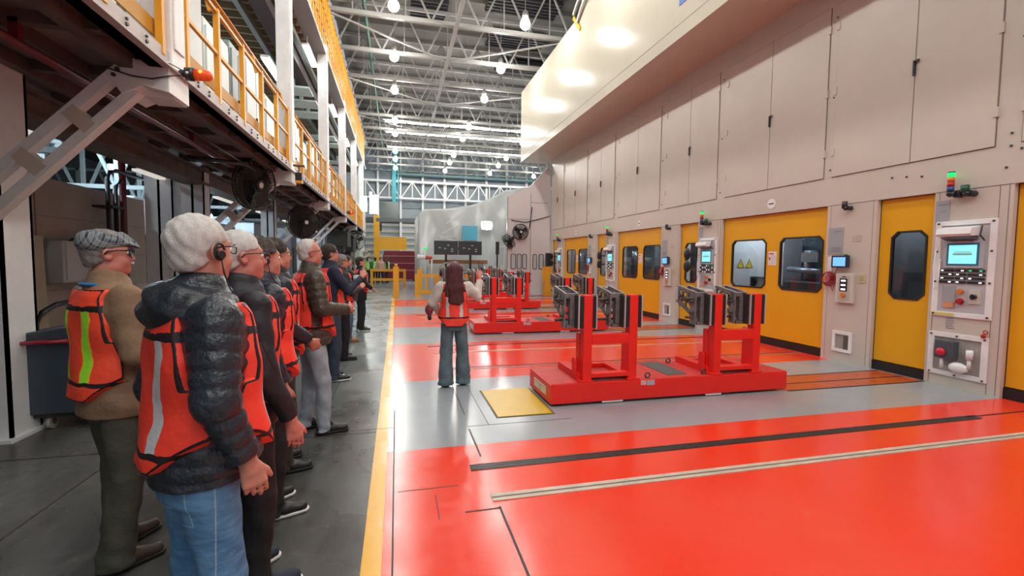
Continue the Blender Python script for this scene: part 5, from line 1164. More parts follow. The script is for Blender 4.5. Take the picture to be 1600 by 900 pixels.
BLK = cloth('black_cloth', (0.010, 0.010, 0.013)); NAVY = cloth('navy_cloth', (0.018, 0.025, 0.055)); DJEAN = cloth('dark_jeans', (0.03, 0.05, 0.08)); WHT = cloth('white_knit', (0.66, 0.62, 0.58)); GRNJ = cloth('green_jacket', (0.02, 0.12, 0.06))
SHB = mat('black_shoe', (0.012, 0.012, 0.014), 0.4); SHN = mat('navy_shoe', (0.016, 0.022, 0.045), 0.7); SHBR = mat('brown_shoe', (0.045, 0.028, 0.020), 0.5); SHT = mat('tan_shoe', (0.30, 0.13, 0.05), 0.5)
SOLW = mat('white_sole', (0.75, 0.75, 0.75), 0.5); SOLB = mat('black_sole', (0.01, 0.01, 0.01), 0.6)
EYEW = mat('eye_white', (0.75, 0.72, 0.7), 0.25); IRIS = mat('iris_dark', (0.03, 0.02, 0.015), 0.2)
MOUST = mat('white_moustache', (0.5, 0.45, 0.4), 0.8)

def rotz(a): c, s_ = math.cos(a), math.sin(a); return np.array([[c, -s_, 0], [s_, c, 0], [0, 0, 1]])
def rotx(a): c, s_ = math.cos(a), math.sin(a); return np.array([[1, 0, 0], [0, c, -s_], [0, s_, c]])
def hand(G, w_, d, n, t, sc=1.0, curl=0.35, fk=0.002):
    """w wrist, d finger direction, n palm normal, t thumb side"""
    w_ = np.array(w_, float); d = unit(d); n = unit(np.array(n, float) - d * np.dot(n, d)); t = unit(np.cross(d, n)) * (1 if np.dot(np.cross(d, n), t) > 0 else -1)
    for i in range(4):
        kn = w_ + d * (0.088 - 0.006 * abs(i - 1)) * sc + t * (0.030 - 0.0198 * i) * sc
        G.cap(w_ + d * 0.01 + t * (0.015 - 0.010 * i) * sc, kn, 0.0150 * sc, 0.0110 * sc, 0.010)
    G.cap(w_ - d * 0.02, w_ + d * 0.03, 0.024 * sc, 0.020 * sc, 0.015)
    for i, L_ in enumerate((0.072, 0.080, 0.074, 0.058)):
        kn = w_ + d * (0.088 - 0.006 * abs(i - 1)) * sc + t * (0.030 - 0.0198 * i) * sc; p = kn; a = 0.0; r_ = 0.0086 * sc
        for seg, (fr, rr) in enumerate(((0.45, 0.0081), (0.30, 0.0075), (0.25, 0.0066))):
            a += curl * (0.7, 1.1, 0.8)[seg] * (1 + 0.08 * i); q = p + (d * math.cos(a) + n * math.sin(a)) * L_ * fr * sc
            G.cap(p, q, r_, rr * sc, fk); p = q; r_ = rr * sc
    b = w_ + d * 0.022 * sc + t * 0.022 * sc; m1 = b + (d * 0.035 + t * 0.024 + n * 0.010) * sc; m2 = m1 + (d * 0.030 + t * 0.008 + n * 0.010) * sc
    G.cap(b, m1, 0.0155 * sc, 0.0115 * sc, 0.008); G.cap(m1, m2, 0.011 * sc, 0.009 * sc, fk)
PIV = np.array([0, -0.015, 1.50])
def person(name, loc, az, label, h=1.75, res=0.008, head=0.0, nod=0.0, jac=None, jm=NAVYP, quilt=None, trou=JEAN, shoe=SHB, sole=SOLB, vest=VO, hair='short', hm=HW,
           arms=None, skin=SKIN, glasses=None, phone=False, wide=0.0, belly=0.0, hood=False, hem=0.86, stance=None, flare=0.0, headset=False, collar=True, cap=False, lean=0.0, bulk=1.0, sleeve=1.0, group=None, lanyard=False, handk=0.35, vhem=0.88, hands=True):
    s = h / 1.75; t = empty('person', (loc[0], loc[1], 0), -R(az), label, 'person', group)
    fine = res <= 0.007
    HR_ = rotz(-R(head)) @ rotx(-R(nod))
    ly = lambda z: lean * (z - 0.9)
    def hp(p): q = HR_ @ (np.array(p, float) - PIV) + PIV; q[1] += ly(1.5); return q
    sh = {1: np.array([0.185 * bulk, -0.01 + ly(1.4), 1.42]), -1: np.array([-0.185 * bulk, -0.01 + ly(1.4), 1.42])}
    A = {1: dict(e=(0.25, -0.06, 1.13), w=(0.25, 0.03, 0.88), d=(0, 0.15, -1), n=(-1, 0.1, 0), t=(0, 1, 0)), -1: dict(e=(-0.25, -0.06, 1.13), w=(-0.25, 0.03, 0.88), d=(0, 0.15, -1), n=(1, 0.1, 0), t=(0, 1, 0))}
    for sd in (1, -1):
        if arms and sd in arms: A[sd].update(arms[sd])
    F_ = stance or {1: (0.11, 0.0), -1: (-0.11, 0.0)}
    leg = {}
    for sd in (1, -1):
        fx, fy = F_[sd]; leg[sd] = (np.array([sd * 0.09, 0.0, 0.90]), np.array([sd * 0.10 * 0.4 + fx * 0.6, 0.03 + fy * 0.5, 0.49]), np.array([fx, fy - 0.01, 0.07]))
    lo = (-0.5, -0.33 , -0.0); hi = (0.5, 0.5, 1.80)
    xs = [A[q]['w'][0] for q in A] + [A[q]['e'][0] for q in A] + [F_[q][0] for q in F_]; ysx = [A[q]['w'][1] for q in A] + [F_[q][1] for q in F_]
    lo = np.array([min(xs) - 0.17, min(-0.27, min(ysx) - 0.15), 0.0]); hi = np.array([max(xs) + 0.17, max(0.25 + belly, max(ysx) + 0.24), 1.8])
    zt = max(A[q]['w'][2] for q in A) + 0.25; hi[2] = max(1.8, zt)
    # ---- body
    G = Grid(lo, hi, res)
    G.loft([(0.84, .13, .09, 0, 0), (0.95, .145, .10, 0, 0), (1.1, .125, .085, 0, ly(1.1)), (1.3, .15, .10, 0, ly(1.3)), (1.41, .14, .08, 0, ly(1.4)), (1.46, .07, .06, 0, ly(1.45))], 0.0)
    G.cap((0, -0.02 + ly(1.42), 1.42), hp((0, -0.008, 1.56)), 0.064, 0.056, 0.03)
    for sd in (1, -1):
        e, w_ = np.array(A[sd]['e'], float), np.array(A[sd]['w'], float)
        G.cap(sh[sd] * (0.9, 1, 0.99), e, 0.045, 0.040, 0.04); G.cap(e, w_, 0.042, 0.027, 0.02)
        if hands: hand(G, w_ + unit(A[sd]['d']) * 0.01, A[sd]['d'], A[sd]['n'], A[sd]['t'], curl=A[sd].get('curl', handk), fk=0.002 if fine else 0.0)
        H_, K_, N_ = leg[sd]; G.cap(H_, K_, 0.075, 0.05, 0.04); G.cap(K_, N_, 0.052, 0.036, 0.03); G.cap(N_, (N_[0], N_[1] + 0.1, 0.04), 0.035, 0.03, 0.02)
    hM = HR_
    def he(c, r, k=0.0, op='add', M=None): G.ell(hp(c), r, k, hM if M is None else hM @ M, op)
    he((0, -0.012, 1.662), (0.076, 0.094, 0.086)); he((0, 0.032, 1.605), (0.058, 0.062, 0.082), 0.03)
    he((0, 0.066, 1.546), (0.026, 0.026, 0.022), 0.03); he((0, 0.02, 1.57), (0.056, 0.05, 0.04), 0.03)
    for sd in (1, -1):
        he((sd * 0.036, 0.060, 1.598), (0.022, 0.022, 0.026), 0.02); he((sd * 0.075, 0.0, 1.628), (0.010, 0.020, 0.033), 0.006, M=rotz(sd * 0.35))
        if fine: he((sd * 0.083, 0.006, 1.630), (0.006, 0.010, 0.018), op='sub'); he((sd * 0.072, 0.008, 1.612), (0.010, 0.010, 0.012), 0.005)
    G.cap(hp((0, 0.086, 1.648)), hp((0, 0.103, 1.608)), 0.009, 0.0115, 0.012); G.cap(hp((-0.011, 0.094, 1.604)), hp((0.011, 0.094, 1.604)), 0.0085, None, 0.008)
    G.cap(hp((-0.034, 0.078, 1.660)), hp((0.034, 0.078, 1.660)), 0.011, None, 0.014)
    for sd in (1, -1): he((sd * 0.031, 0.094, 1.640), (0.015, 0.012, 0.011), op='sub')
    G.cap(hp((-0.020, 0.086, 1.575)), hp((0.020, 0.086, 1.575)), 0.0075, None, 0.006); G.cap(hp((-0.017, 0.083, 1.563)), hp((0.017, 0.083, 1.563)), 0.0075, None, 0.006)
    G.mesh('body', skin, t, 1, s)
    if fine or res < 0.011:
        for sd in (1, -1):
            ey = MB().ball(hp((sd * 0.031, 0.080, 1.640)) * s, 0.0125 * s, 12).build('eye', EYEW, t)
            MB().ball(hp((sd * 0.031, 0.0905, 1.640)) * s, 0.0045 * s, 8).build('iris', IRIS, ey)
        MB().tube([tuple(hp((x, 0.0925 - abs(x) * 0.25, 1.569)) * s) for x in (-0.022, -0.01, 0, 0.01, 0.022)], 0.0028 * s, 6).build('mouth_line', mat('lip', (0.30, 0.08, 0.07), 0.5), t)
    # ---- jacket
    def shell(extra, r_e, qb, sl):
        g = Grid(lo, hi, res)
        b = bulk
        P = [(hem, .180 * b, .135 + belly * .3, 0, belly * .3), (hem + .06, .192 * b, .142 + belly * .5, 0, .005 + belly * .5), (1.02, .186 * b, .135 + belly * .5, 0, ly(1.02) + belly * .5), (1.14, .182 * b, .130 + belly * .4, 0, ly(1.14) + belly * .4), (1.26, .192 * b, .134 + belly * .2, 0, ly(1.26) + belly * .2), (1.36, .198 * b, .128, 0, ly(1.36)), (1.42, .180 * b, .108, 0, ly(1.42)), (1.465, .125, .088, 0, ly(1.46)), (1.50, .085, .078, 0, ly(1.5) + .005)]
        P = [(z, rx + extra, ry + extra, cx, cy) for z, rx, ry, cx, cy in P]
        g.loft(P, 0.0, (lambda X, Y, Z: qb(Z, X, Y, Z)) if qb else None)
        return g
    wr = lambda q, X, Y, Z: 0.003 * np.sin(X * 31 + Z * 17 + Y * 11) + 0.0025 * np.sin(Z * 43 - X * 19 + Y * 23)
    if quilt:
        qb = lambda q, X, Y, Z: 0.008 * np.sqrt(np.abs(np.sin(q * PI / quilt + 0.5 * np.sin(X * 9 + Y * 7)))) + 0.002 * np.sin(X * 47 + Y * 39 + Z * 20)
    else: qb = wr
    def build_jacket(qf, bf, full=True):
        G = shell(0, 0, qf, 1)
        for sd in (1, -1):
            e, w_ = np.array(A[sd]['e'], float), np.array(A[sd]['w'], float); wc = w_ + unit(e - w_) * 0.015
            if not full: G.cap(sh[sd] - (0, 0, 0.01), sh[sd] * 0.6 + e * 0.4, 0.072 * sleeve, 0.067 * sleeve, 0.035); continue
            G.cap(sh[sd] - (0, 0, 0.01), e, 0.072 * sleeve, 0.060 * sleeve, 0.035, bf); G.cap(e, wc, 0.058 * sleeve, 0.043 * sleeve, 0.02, bf)
            dd = unit(w_ - e)
            G.cut(lambda X, Y, Z, w_=wc, dd=dd: np.minimum((X - w_[0]) * dd[0] + (Y - w_[1]) * dd[1] + (Z - w_[2]) * dd[2], 0.064 - np.sqrt((X - w_[0]) ** 2 + (Y - w_[1]) ** 2 + (Z - w_[2]) ** 2)))
        return G
    G = build_jacket(qb, qb)
    if collar: G.cap((0, -0.02 + ly(1.5), 1.44), (0, 0.0 + ly(1.5), 1.505), 0.088, 0.080, 0.02, wr)
    if hood:
        G.ell((0, -0.108 + ly(1.45), 1.452), (0.15, 0.060, 0.085), 0.03, rotx(-0.35), bump=lambda a, b, c: 0.006 * np.sin(a * 30 + c * 45) + 0.005 * np.sin(c * 80 + a * 20))
        for sd in (1, -1): G.cap((sd * 0.11, -0.09 + ly(1.45), 1.47), (sd * 0.075, 0.06 + ly(1.45), 1.45), 0.045, 0.03, 0.02)
    G.cut(lambda X, Y, Z: np.sqrt((X) ** 2 + ((Y - 0.01 - ly(1.5)) / 1.0) ** 2) * 0 - 1 + 0 * Z)
    G.mesh('jacket', jm, t, 1, s)
    if quilt and fine:   # zip line down the side seam
        pass
    # ---- trousers
    G = Grid(lo, hi, res); fold = lambda q, X, Y, Z: 0.0035 * np.sin(Z * 17 + X * 40 + Y * 25) * np.clip((0.9 - Z) * 2, 0, 1) + 0.002 * np.sin(Z * 37 + Y * 44 - X * 39) + np.clip(0.22 - Z, 0, 1) * 0.03 * np.sin(Z * 60 + Y * 30)
    G.loft([(0.80, .158, .115, 0, 0), (0.90, .164, .12 + belly * .2, 0, belly * .2), (0.97, .155, .112 + belly * .2, 0, belly * .2)], 0.0)
    for sd in (1, -1):
        H_, K_, N_ = leg[sd]; G.cap(H_ - (0, 0, 0.03), K_, 0.092, 0.068 + flare * .4, 0.02, fold); G.cap(K_, N_ + (0, 0, -0.03), 0.068 + flare * .4, 0.060 + flare, 0.02, fold)
    G.cut(lambda X, Y, Z: 0.028 - Z + 0 * X + 0 * Y)
    G.mesh('trousers', trou, t, 1, s)
    # ---- vest
    if vest:
        G = build_jacket(None, None, False); ex = 0.022 if quilt else 0.014
        q_ = G.sub(G.o, G.o + G.h * G.n); X, Y, Z = q_[1:]
        off = ex + np.clip(1.12 - Z, 0, 0.3) * 0.07 + 0.003 * np.sin(X * 23 + Z * 13) + 0.003 * np.sin(Z * 29 - X * 17) + 0 * Y
        G.F = np.where(G.F < 5, G.F - off, G.F); F0 = G.F.copy()
        def arm(X, Y, Z):
            ax = np.abs(X); y0 = ly(1.25) + belly * .4 - 0.012
            g = 0.036 + 0.034 * np.clip((Z - 1.12) / 0.10, 0, 1) - 0.02 * np.clip((Z - 1.34) / 0.07, 0, 1)
            side = np.minimum(np.minimum(ax - 0.09 * bulk, g - np.abs(Y - y0)), 1.415 - Z)
            side = np.minimum(side, np.maximum(np.abs(Z - 0.985) - 0.013, Z - 1.1))
            return np.maximum(side, np.minimum(ax - 0.150 * bulk - 0.03 * np.clip((1.40 - Z) * 9, 0, 1), Z - 1.20))
        G.cut(arm, True)
        yk = ly(1.5)
        G.cut(lambda X, Y, Z: np.minimum(np.minimum(Y - yk * 0.8, (Z - 1.08) * 0.20 + 0.006 - np.abs(X)), Z - 0.9), True)     # open V at the front
        G.cut(lambda X, Y, Z: np.maximum(vhem - Z + 0.9 * np.clip(np.abs(X) - 0.10, 0, 1), vhem - Z), True)
        G.cut(lambda X, Y, Z: np.maximum(Z - 1.455 - 0.0 * X, 0.078 - np.sqrt(X ** 2 + (Y - yk + 0.0) ** 2) + 0 * Z - (Z < 1.38) * 1.0), True)
        G.E = G.E - 10 * np.clip(-F0 - 0.005, 0, 1)
        G.mesh('vest', vest, t, 1, s)
    # ---- hair / cap
    if hair:
        G = Grid(hp((0, 0, 1.62)) - (0.2, 0.2, 0.55 if hair == 'long' else 0.17), hp((0, 0, 1.62)) + (0.2, 0.2, 0.2), min(res, 0.008))
        am = {'short': 0.006, 'curly': 0.018, 'bald': 0.003, 'medium': 0.012, 'long': 0.016}[hair]
        bm = lambda a, b, c: (0.0015 if hair != 'curly' else 0.007) * (np.sin(a * 150 + c * 90) + np.sin(b * 170 + c * 60 + a * 50))
        G.ell(hp((0, -0.014, 1.668)), (0.077 + am, 0.094 + am, 0.087 + am), 0, hM, bump=bm)
        G.ell(hp((0, -0.040, 1.605)), (0.062 + am * .8, 0.054 + am, 0.066), 0.02, hM, bump=bm)
        iM = HR_.T; P0 = PIV + (0, ly(1.5), 0)
        up_ = {'short': 0, 'curly': 0.0, 'bald': 0.035, 'medium': -0.01, 'long': -0.02}[hair]
        def face(X, Y, Z):
            a, b, c = X - P0[0], Y - P0[1], Z - P0[2]; lx = iM[0][0] * a + iM[0][1] * b + iM[0][2] * c; yy = iM[1][0] * a + iM[1][1] * b + iM[1][2] * c + PIV[1]; zz = iM[2][0] * a + iM[2][1] * b + iM[2][2] * c + PIV[2]
            front = (yy - 0.005) * 1.0 - np.clip((zz - 1.655 - up_) * 4.0, -0.0, 1)          # skin in front of the ears
            low = 1.562 - zz + 0.8 * np.clip(yy + 0.055, 0, 0.1) - (0.03 if hair == 'medium' else 0)
            ear = 0.028 - np.sqrt((yy - 0.003) ** 2 + (zz - 1.625) ** 2) - (np.abs(lx) < 0.05) * 1.0
            top = np.minimum(yy - 0.068, 1.715 + up_ - zz) if hair != 'bald' else np.minimum(yy - 0.02, 1.735 - zz) 
            return np.maximum(np.maximum(np.maximum(front, top), low), ear)
        if hair != 'long': G.cut(face)
        else:
            G.cut(lambda X, Y, Z: np.minimum(Y - hp((0, .035, 1.6))[1], 1.72 - Z))
            wv = lambda q, X, Y, Z: 0.0025 * np.sin(X * 90 + np.sin(Z * 14) * 2) + 0.002 * np.sin(X * 170 + Z * 20)
            for dx, z0, r_ in ((0, 1.20, .06), (-0.04, 1.21, .055), (0.045, 1.19, .055), (0.085, 1.22, .035), (-0.085, 1.30, .03)):
                G.cap((dx * 0.8, -0.075, 1.66), (dx * 1.1, -0.115, 1.40), 0.066 if abs(dx) < .08 else .04, 0.055 if abs(dx) < .08 else .035, 0.03, wv); G.cap((dx * 1.1, -0.115, 1.40), (dx * 1.35, -0.14, z0), 0.052 if abs(dx) < .08 else .034, r_ * 0.6, 0.03, wv)
        G.mesh('hair', hm, t, 1, s)
    if cap:
        G = Grid(hp((0, 0, 1.7)) - (0.2, 0.22, 0.15), hp((0, 0, 1.7)) + (0.2, 0.22, 0.15), 0.006)
        CM = hM @ rotx(-0.20)
        G.ell(hp((0, -0.012, 1.700)), (0.086, 0.106, 0.050), 0, CM, bump=lambda a, b, c: 0.0015 * np.sin(a * 60)); G.ell(hp((0, -0.04, 1.675)), (0.090, 0.085, 0.055), 0.02, CM)
        G.ell(hp((0, 0.092, 1.682)), (0.062, 0.050, 0.010), 0.015, hM @ rotx(-0.32)); G.cap(hp((0, 0.06, 1.73)), hp((0, 0.108, 1.695)), 0.018, 0.01, 0.03)
        c0 = hp((0, 0, 1.645)); up3 = hM[:, 2]
        G.cut(lambda X, Y, Z: -((X - c0[0]) * up3[0] + (Y - c0[1]) * up3[1] + (Z - c0[2]) * up3[2]))
        G.mesh('flat_cap', PLAID, t, 1, s)
        MB().tube([tuple(hp((x, 0.101 - abs(x) * 0.12, 1.583)) * s) for x in (-0.028, -0.014, 0, 0.014, 0.028)], 0.008 * s, 8).build('moustache', MOUST, t)
    if glasses:
        gm = BLACKP; m = MB(); hh = 0.016 if glasses == 'thin' else 0.022
        for sd in (1, -1):
            pts = [tuple(hp((sd * x, y, z)) * s) for x, y, z in ((0.084, -0.012, 1.628), (0.086, 0.0, 1.645), (0.082, 0.045, 1.650), (0.063, 0.087, 1.650))]
            m.tube(pts, (0.003 if glasses == 'thin' else 0.0045) * s, 6)
            rim = [(0.034 + 0.030 * math.cos(a), 0.107 - 5.0 * (0.034 + 0.030 * math.cos(a)) ** 2, 1.640 + hh * math.sin(a)) for a in [2 * PI * i / 16 for i in range(17)]]
            m.tube([tuple(hp((sd * x, y, z)) * s) for x, y, z in rim], 0.0022 * s, 5)
        m.tube([tuple(hp(p) * s) for p in ((-0.008, 0.110, 1.645), (0.008, 0.110, 1.645))], 0.0022 * s, 5)
        gl = m.build('glasses', gm, t)
        if glasses == 'dark':
            m = MB()
            for sd in (1, -1):
                ring = [(0.034 + 0.030 * math.cos(a), 0.104, 1.640 + hh * math.sin(a)) for a in [2 * PI * i / 16 for i in range(16)]]
                m.add([tuple(hp((sd * x, 0.107 - 5.0 * x * x, z)) * s) for x, y, z in ring] + [tuple(hp((sd * x, 0.104 - 5.0 * x * x, z)) * s) for x, y, z in ring], [tuple(range(16)), tuple(range(31, 15, -1))])
            m.box(0, 0, 0, 0, 0, 0) if False else None
            m.build('lens', BLACKP, gl)
    if headset:
        m = MB()
        for sd in (1,):
            c = hp((sd * 0.092, 0.004, 1.620)) * s; ax = hM[:, 0]
            m.cyl(tuple(c - ax * 0.010), tuple(c + ax * 0.010), 0.0135 * s, n=18)
            pts = [tuple(hp((sd * 0.092, 0.002 + 0.018 * math.cos(a), 1.630 + 0.028 * math.sin(a))) * s) for a in [0.2 + 5.4 * i / 16 for i in range(17)]]
            m.tube(pts, 0.004 * s, 6)
        hs = m.build('ear_piece', BLACKP, t)
        pts = [tuple(hp(p) * s) for p in ((0.094, 0.008, 1.60), (0.094, 0.014, 1.56), (0.096, 0.03, 1.51))] + [tuple(np.array(p) * s) for p in ((0.10, 0.10 + ly(1.42), 1.43), (0.085, 0.155 + ly(1.3), 1.33), (0.08, 0.17 + belly + ly(1.2), 1.20))]
        MB().tube(pts, 0.0028 * s, 5).build('cable', BLACKP, hs)
    if lanyard:
        MB().tube([(-0.075 * s, -0.075 * s + ly(1.5), 1.47 * s), (-0.03 * s, -0.105 * s + ly(1.5), 1.478 * s), (0.05 * s, -0.10 * s + ly(1.5), 1.478 * s), (0.085 * s, -0.03 * s + ly(1.5), 1.475 * s), (0.10 * s, 0.06 * s + ly(1.5), 1.44 * s)], 0.009 * s, 6).build('lanyard', mat('lanyard_blue', (0.02, 0.2, 0.5), 0.5), t)
    # ---- shoes
    for sd in (1, -1):
        fx, fy = F_[sd]; a = sd * 0.12; cs, sn = math.cos(a), math.sin(a)
        def fp(x, y, z): return (fx + x * cs + y * sn, fy + y * cs - x * sn, z)
        G = Grid((fx - 0.13, fy - 0.14, 0.0), (fx + 0.13, fy + 0.27, 0.16), max(res, 0.006) if res < .012 else res)
        G.cap(fp(0, -0.045, 0.048), fp(0, 0.07, 0.048), 0.036, 0.040, 0.02); G.cap(fp(0, 0.07, 0.042), fp(sd * 0.005, 0.165, 0.036), 0.042, 0.034, 0.02); G.cap(fp(0, -0.02, 0.06), fp(0, 0.03, 0.09), 0.040, 0.036, 0.02)
        G.cut(lambda X, Y, Z: 0.020 - Z + 0 * X + 0 * Y)
        so = G.mesh('shoe', shoe, t, 1, s)
        G = Grid((fx - 0.13, fy - 0.14, -0.008), (fx + 0.13, fy + 0.27, 0.05), max(res, 0.006) if res < .012 else res)
        G.cap(fp(0, -0.048, 0.02), fp(0, 0.07, 0.02), 0.040, 0.043); G.cap(fp(0, 0.07, 0.02), fp(sd * 0.005, 0.172, 0.02), 0.045, 0.037, 0.01)
        G.cut(lambda X, Y, Z: np.maximum(0.003 - Z, Z - 0.026) + 0 * X + 0 * Y)
        G.mesh('sole', sole, so, 1, s)
    return t

H = lambda e, w_, d=None, n=None, t=None, curl=0.35: {k: v for k, v in dict(e=e, w=w_, d=d, n=n, t=t, curl=curl).items() if v is not None}
# the line of visitors, nearest first
person('man', (-1.46, 2.83), 42, 'person in grey plaid flat cap, tan canvas coat and orange vest with lime stripes', h=1.75, res=0.007, head=20, jm=TAN, trou=OLIVE, shoe=SHBR, sole=SOLB, vest=VL, hair='short', hm=HG, skin=SKINP, glasses='dark', cap=True, lanyard=True, hem=0.80, flare=0.018, bulk=1.09, belly=0.03, vhem=0.90,
       arms={1: H((0.26, 0.0, 1.14), (0.17, 0.22, 1.06), (-0.7, 0.7, 0.1), (-0.5, -0.6, 0.2), (0, 0, 1)), -1: H((-0.26, 0.0, 1.14), (-0.16, 0.22, 1.03), (0.7, 0.7, 0.1), (0.5, -0.6, 0.2), (0, 0, 1))}, stance={1: (0.13, -0.06), -1: (-0.10, 0.05)})
person('man', (-0.685, 1.80), 55, 'person with short white hair, navy hooded puffer jacket and blue jeans, nearest the camera', h=1.76, res=0.006, head=-20, jm=NAVYP, quilt=0.056, trou=JEAN, shoe=SHN, vest=VO, hair='short', hm=HW, glasses='thin', headset=True, hood=True, hem=0.86, sleeve=1.0, bulk=1.0, belly=0.045, vhem=0.93, lean=0.05,
       arms={1: H((0.245, -0.01, 1.165), (0.235, 0.08, 0.945), (0, 0.25, -1), (-1, 0.1, 0), (0, 1, 0), 0.42)}, stance={1: (0.11, 0.03), -1: (-0.11, -0.04)})
person('man', (-0.715, 2.42), 56, 'person with white hair and glasses half hidden behind the nearest navy puffer jacket', h=1.74, res=0.007, head=8, jm=mat('black_jacket', (0.014, 0.014, 0.022), 0.6, bump=0.4, bs=20), trou=BLK, shoe=SHN, sole=SOLW, vest=VO, hair='short', hm=HW, glasses='thin', skin=SKINP, lanyard=True, hem=0.84,
       arms={1: H((0.25, 0.0, 1.12), (0.24, 0.12, 0.87), (0, 0.2, -1), (-1, 0.1, 0), (0, 1, 0))})
person('man', (-0.80, 3.13), 62, 'person with curly salt-and-pepper hair, headset and dark navy puffer with orange vest', h=1.73, res=0.008, head=2, jm=INKP, quilt=0.07, trou=BLK, shoe=SHB, sole=SOLW, vest=VO, hair='curly', hm=HC, headset=True, skin=SKIN)
person('man', (-0.88, 3.78), 64, 'person with short dark hair and glasses, hands in pockets of a navy-black jacket', h=1.76, res=0.008, head=2, jm=mat('navy_jacket', (0.012, 0.016, 0.028), 0.45, bump=0.4, bs=20), trou=BROWNJ, shoe=SHB, vest=VO, hair='medium', hm=HD, glasses='thin', headset=True,
       arms={1: H((0.30, -0.02, 1.14), (0.20, 0.17, 1.0), (-0.4, 0.6, -0.6), (-1, 0, 0), (0, 1, 0))})
person('man', (-0.77, 4.52), 66, 'person with bald white head, brown-olive puffer and pale jeans, hands clasped', h=1.79, res=0.008, head=2, jm=OLIVEP, quilt=0.065, trou=LJEAN, shoe=SHB, vest=VO, hair='bald', hm=HW, glasses='thin', skin=SKINP, hem=0.82, belly=0.02,
       arms={1: H((0.26, 0.02, 1.15), (0.10, 0.30, 1.12), (-0.7, 0.6, 0.05), (-0.3, -0.7, 0), (0, 0, 1), 0.6), -1: H((-0.25, 0.02, 1.15), (-0.08, 0.32, 1.10), (0.7, 0.5, 0.0), (0.3, -0.7, 0), (0, 0, 1), 0.6)}, stance={1: (0.11, 0.08), -1: (-0.12, -0.02)})
person('man', (-0.85, 6.45), 66, 'person with dark hair and glasses raising a pale cup in a navy sleeve', h=1.80, res=0.010, head=4, jm=NAVY, trou=DJEAN, shoe=SHB, sole=SOLW, vest=VO, hair='medium', hm=HD, glasses='thin',
       arms={1: H((0.25, 0.14, 1.18), (0.12, 0.36, 1.33), (-0.3, 0.5, 0.6), (-0.6, 0.2, 0), (0, -0.2, 1), 0.6)})
person('man', (-0.85, 7.75), 68, 'person with grey hair, glasses and small bag, behind the cup holder', h=1.68, res=0.011, head=2, jm=mat('black_jacket', (0.014, 0.014, 0.022)), trou=BLK, shoe=SHB, vest=VO, hair='medium', hm=HG, glasses='thin',
       arms={1: H((0.25, 0.10, 1.13), (0.12, 0.28, 1.20), (-0.4, 0.5, 0.5), (-0.6, 0.2, 0), (0, -0.2, 1), 0.6)})
person('man', (-0.95, 9.4), 66, 'person in orange vest, blue jeans and tan shoes lifting a phone', h=1.68, res=0.012, head=2, jm=mat('black_jacket', (0.014, 0.014, 0.022)), trou=cloth('mid_jeans', (0.05, 0.12, 0.22)), shoe=SHT, sole=SHT, vest=VO, hair='medium', hm=HD,
       arms={1: H((0.22, 0.16, 1.22), (0.12, 0.30, 1.46), (-0.2, 0.3, 0.9), (0, 1, 0), (-1, 0, 0), 0.3)})
person('woman', (-0.80, 10.85), 72, 'person in black coat and trousers with white-soled sneakers, last in the line', h=1.66, res=0.012, head=4, jm=BLK, trou=BLK, shoe=SHB, sole=SOLW, vest=VO, hair='medium', hm=HD, hem=0.72,
       arms={1: H((0.27, 0.05, 1.13), (0.2, 0.22, 1.0), (-0.2, 0.6, -0.5), (-1, 0, 0), (0, 1, 0))})
# the woman guiding, seen from behind
person('woman', (0.71, 5.85), 4, 'person with long wine-red hair seen from behind, white sweater, orange vest and wide jeans', h=1.585, res=0.008, head=8, jm=WHT, trou=GJEAN, shoe=SHB, vest=VO, hair='long', hm=HR, bulk=1.0, sleeve=1.12, hem=0.90, flare=0.05, collar=False, vhem=0.865,
       arms={1: H((0.33, 0.06, 1.27), (0.38, 0.16, 1.51), (0.0, 0.1, 1), (0, 1, 0.1), (-1, 0, 0), 0.3), -1: H((-0.30, 0.03, 1.18), (-0.20, 0.20, 1.02), (0.3, 0.8, -0.3), (1, 0, 0), (0, 0, 1), 0.5)}, stance={1: (0.135, 0.05), -1: (-0.115, -0.03)})
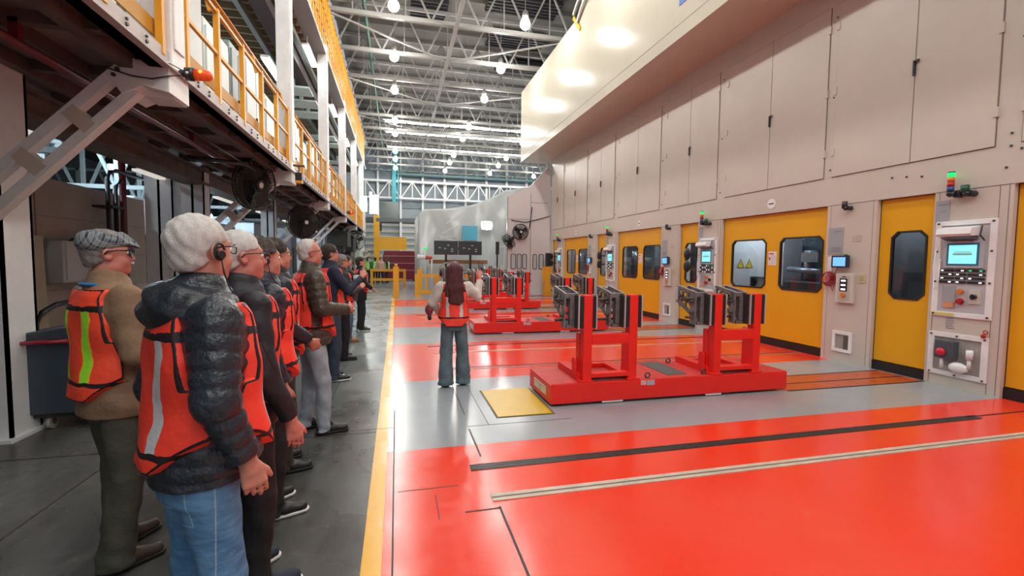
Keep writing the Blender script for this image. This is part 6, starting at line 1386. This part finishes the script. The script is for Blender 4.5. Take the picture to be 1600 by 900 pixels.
# hand-held things
t = empty('cup', (-0.53, 6.52, 1.33), 0, 'pale takeaway cup held up by the person in the navy sleeve', 'cup')
MB().cyl((0, 0, -0.05), (0, 0, 0.06), 0.03, 0.038, 18).build('cup_body', mat('cup_pale', (0.5, 0.62, 0.6), 0.4), t); MB().cyl((0, 0, 0.06), (0, 0, 0.068), 0.04, n=18).build('lid', PAPER, t)
t = empty('belt_bag', (-0.70, 7.78, 1.05), 0.3, 'small grey and teal bag at the chest beside the clasped hands', 'bag')
MB().box(-0.07, 0.07, -0.08, 0.08, -0.1, 0.08).build('bag_body', mat('bag_grey', (0.10, 0.11, 0.12), 0.6, var=.3), t, bevel=0.02); MB().box(-0.03, 0.075, -0.083, -0.078, -0.02, 0.07).build('teal_panel', mat('bag_teal', (0.06, 0.35, 0.42), 0.4), t)
t = empty('radio', (1.08, 6.02, 1.50), 0, 'small dark handset in the raised hand of the person with wine-red hair', 'handset')
MB().box(-0.03, 0.03, -0.012, 0.012, -0.02, 0.09).build('case', BLACKP, t, bevel=0.004); MB().box(-0.022, 0.022, -0.014, -0.012, 0.02, 0.08).build('screen', mat('handset_grey', (0.2, 0.2, 0.22), 0.3), t)
t = empty('headphones', (0.55, 5.92, 1.43), 0.2, 'dark headset worn on the left of the wine-red hair', 'headphones')
MB().ball((0, 0, 0.02), 0.045, 14, (0.45, 1, 1)).build('ear_cup', BLACKP, t); MB().torus((0.08, 0, 0.05), 0.10, 0.008, 'y', 20, 6, PI * 0.35, PI).build('head_band', mat('band_grey', (0.3, 0.3, 0.3), 0.4), t)
t = empty('clutch_bag', (0.40, 5.92, 0.98), 0, 'small red and white patterned pouch at the left hip of the person with wine-red hair', 'pouch')
MB().ball((0, 0, 0), 0.075, 14, (0.7, 0.8, 1)).build('pouch_body', mat('pouch_red', (0.35, 0.05, 0.07), 0.6, var=0.7, vs=22), t); MB().cyl((0, 0, -0.07), (0.01, 0, -0.13), 0.03, 0.02).build('dark_end', BLACKP, t)
# distant group
FG = [((-1.9, 32.3), 20, VG, GRNJ, 'leftmost of four, green jacket and light vest'), ((-1.42, 32.6), -20, VG, GRNJ, 'second of four, green jacket'), ((-1.05, 32.1), 160, None, mat('pink_shirt', (0.5, 0.3, 0.25), 0.7), 'third of four in a pale top'), ((-0.62, 32.4), -80, VG, NAVY, 'rightmost of four, dark clothes and bright vest')]
for (p, az, v_, j_, lb) in FG:
    person('worker', p, az, 'distant person at the far end, ' + lb, h=1.74, res=0.02, jm=j_, trou=BLK, vest=v_, hair='medium', hm=HD, hands=False)
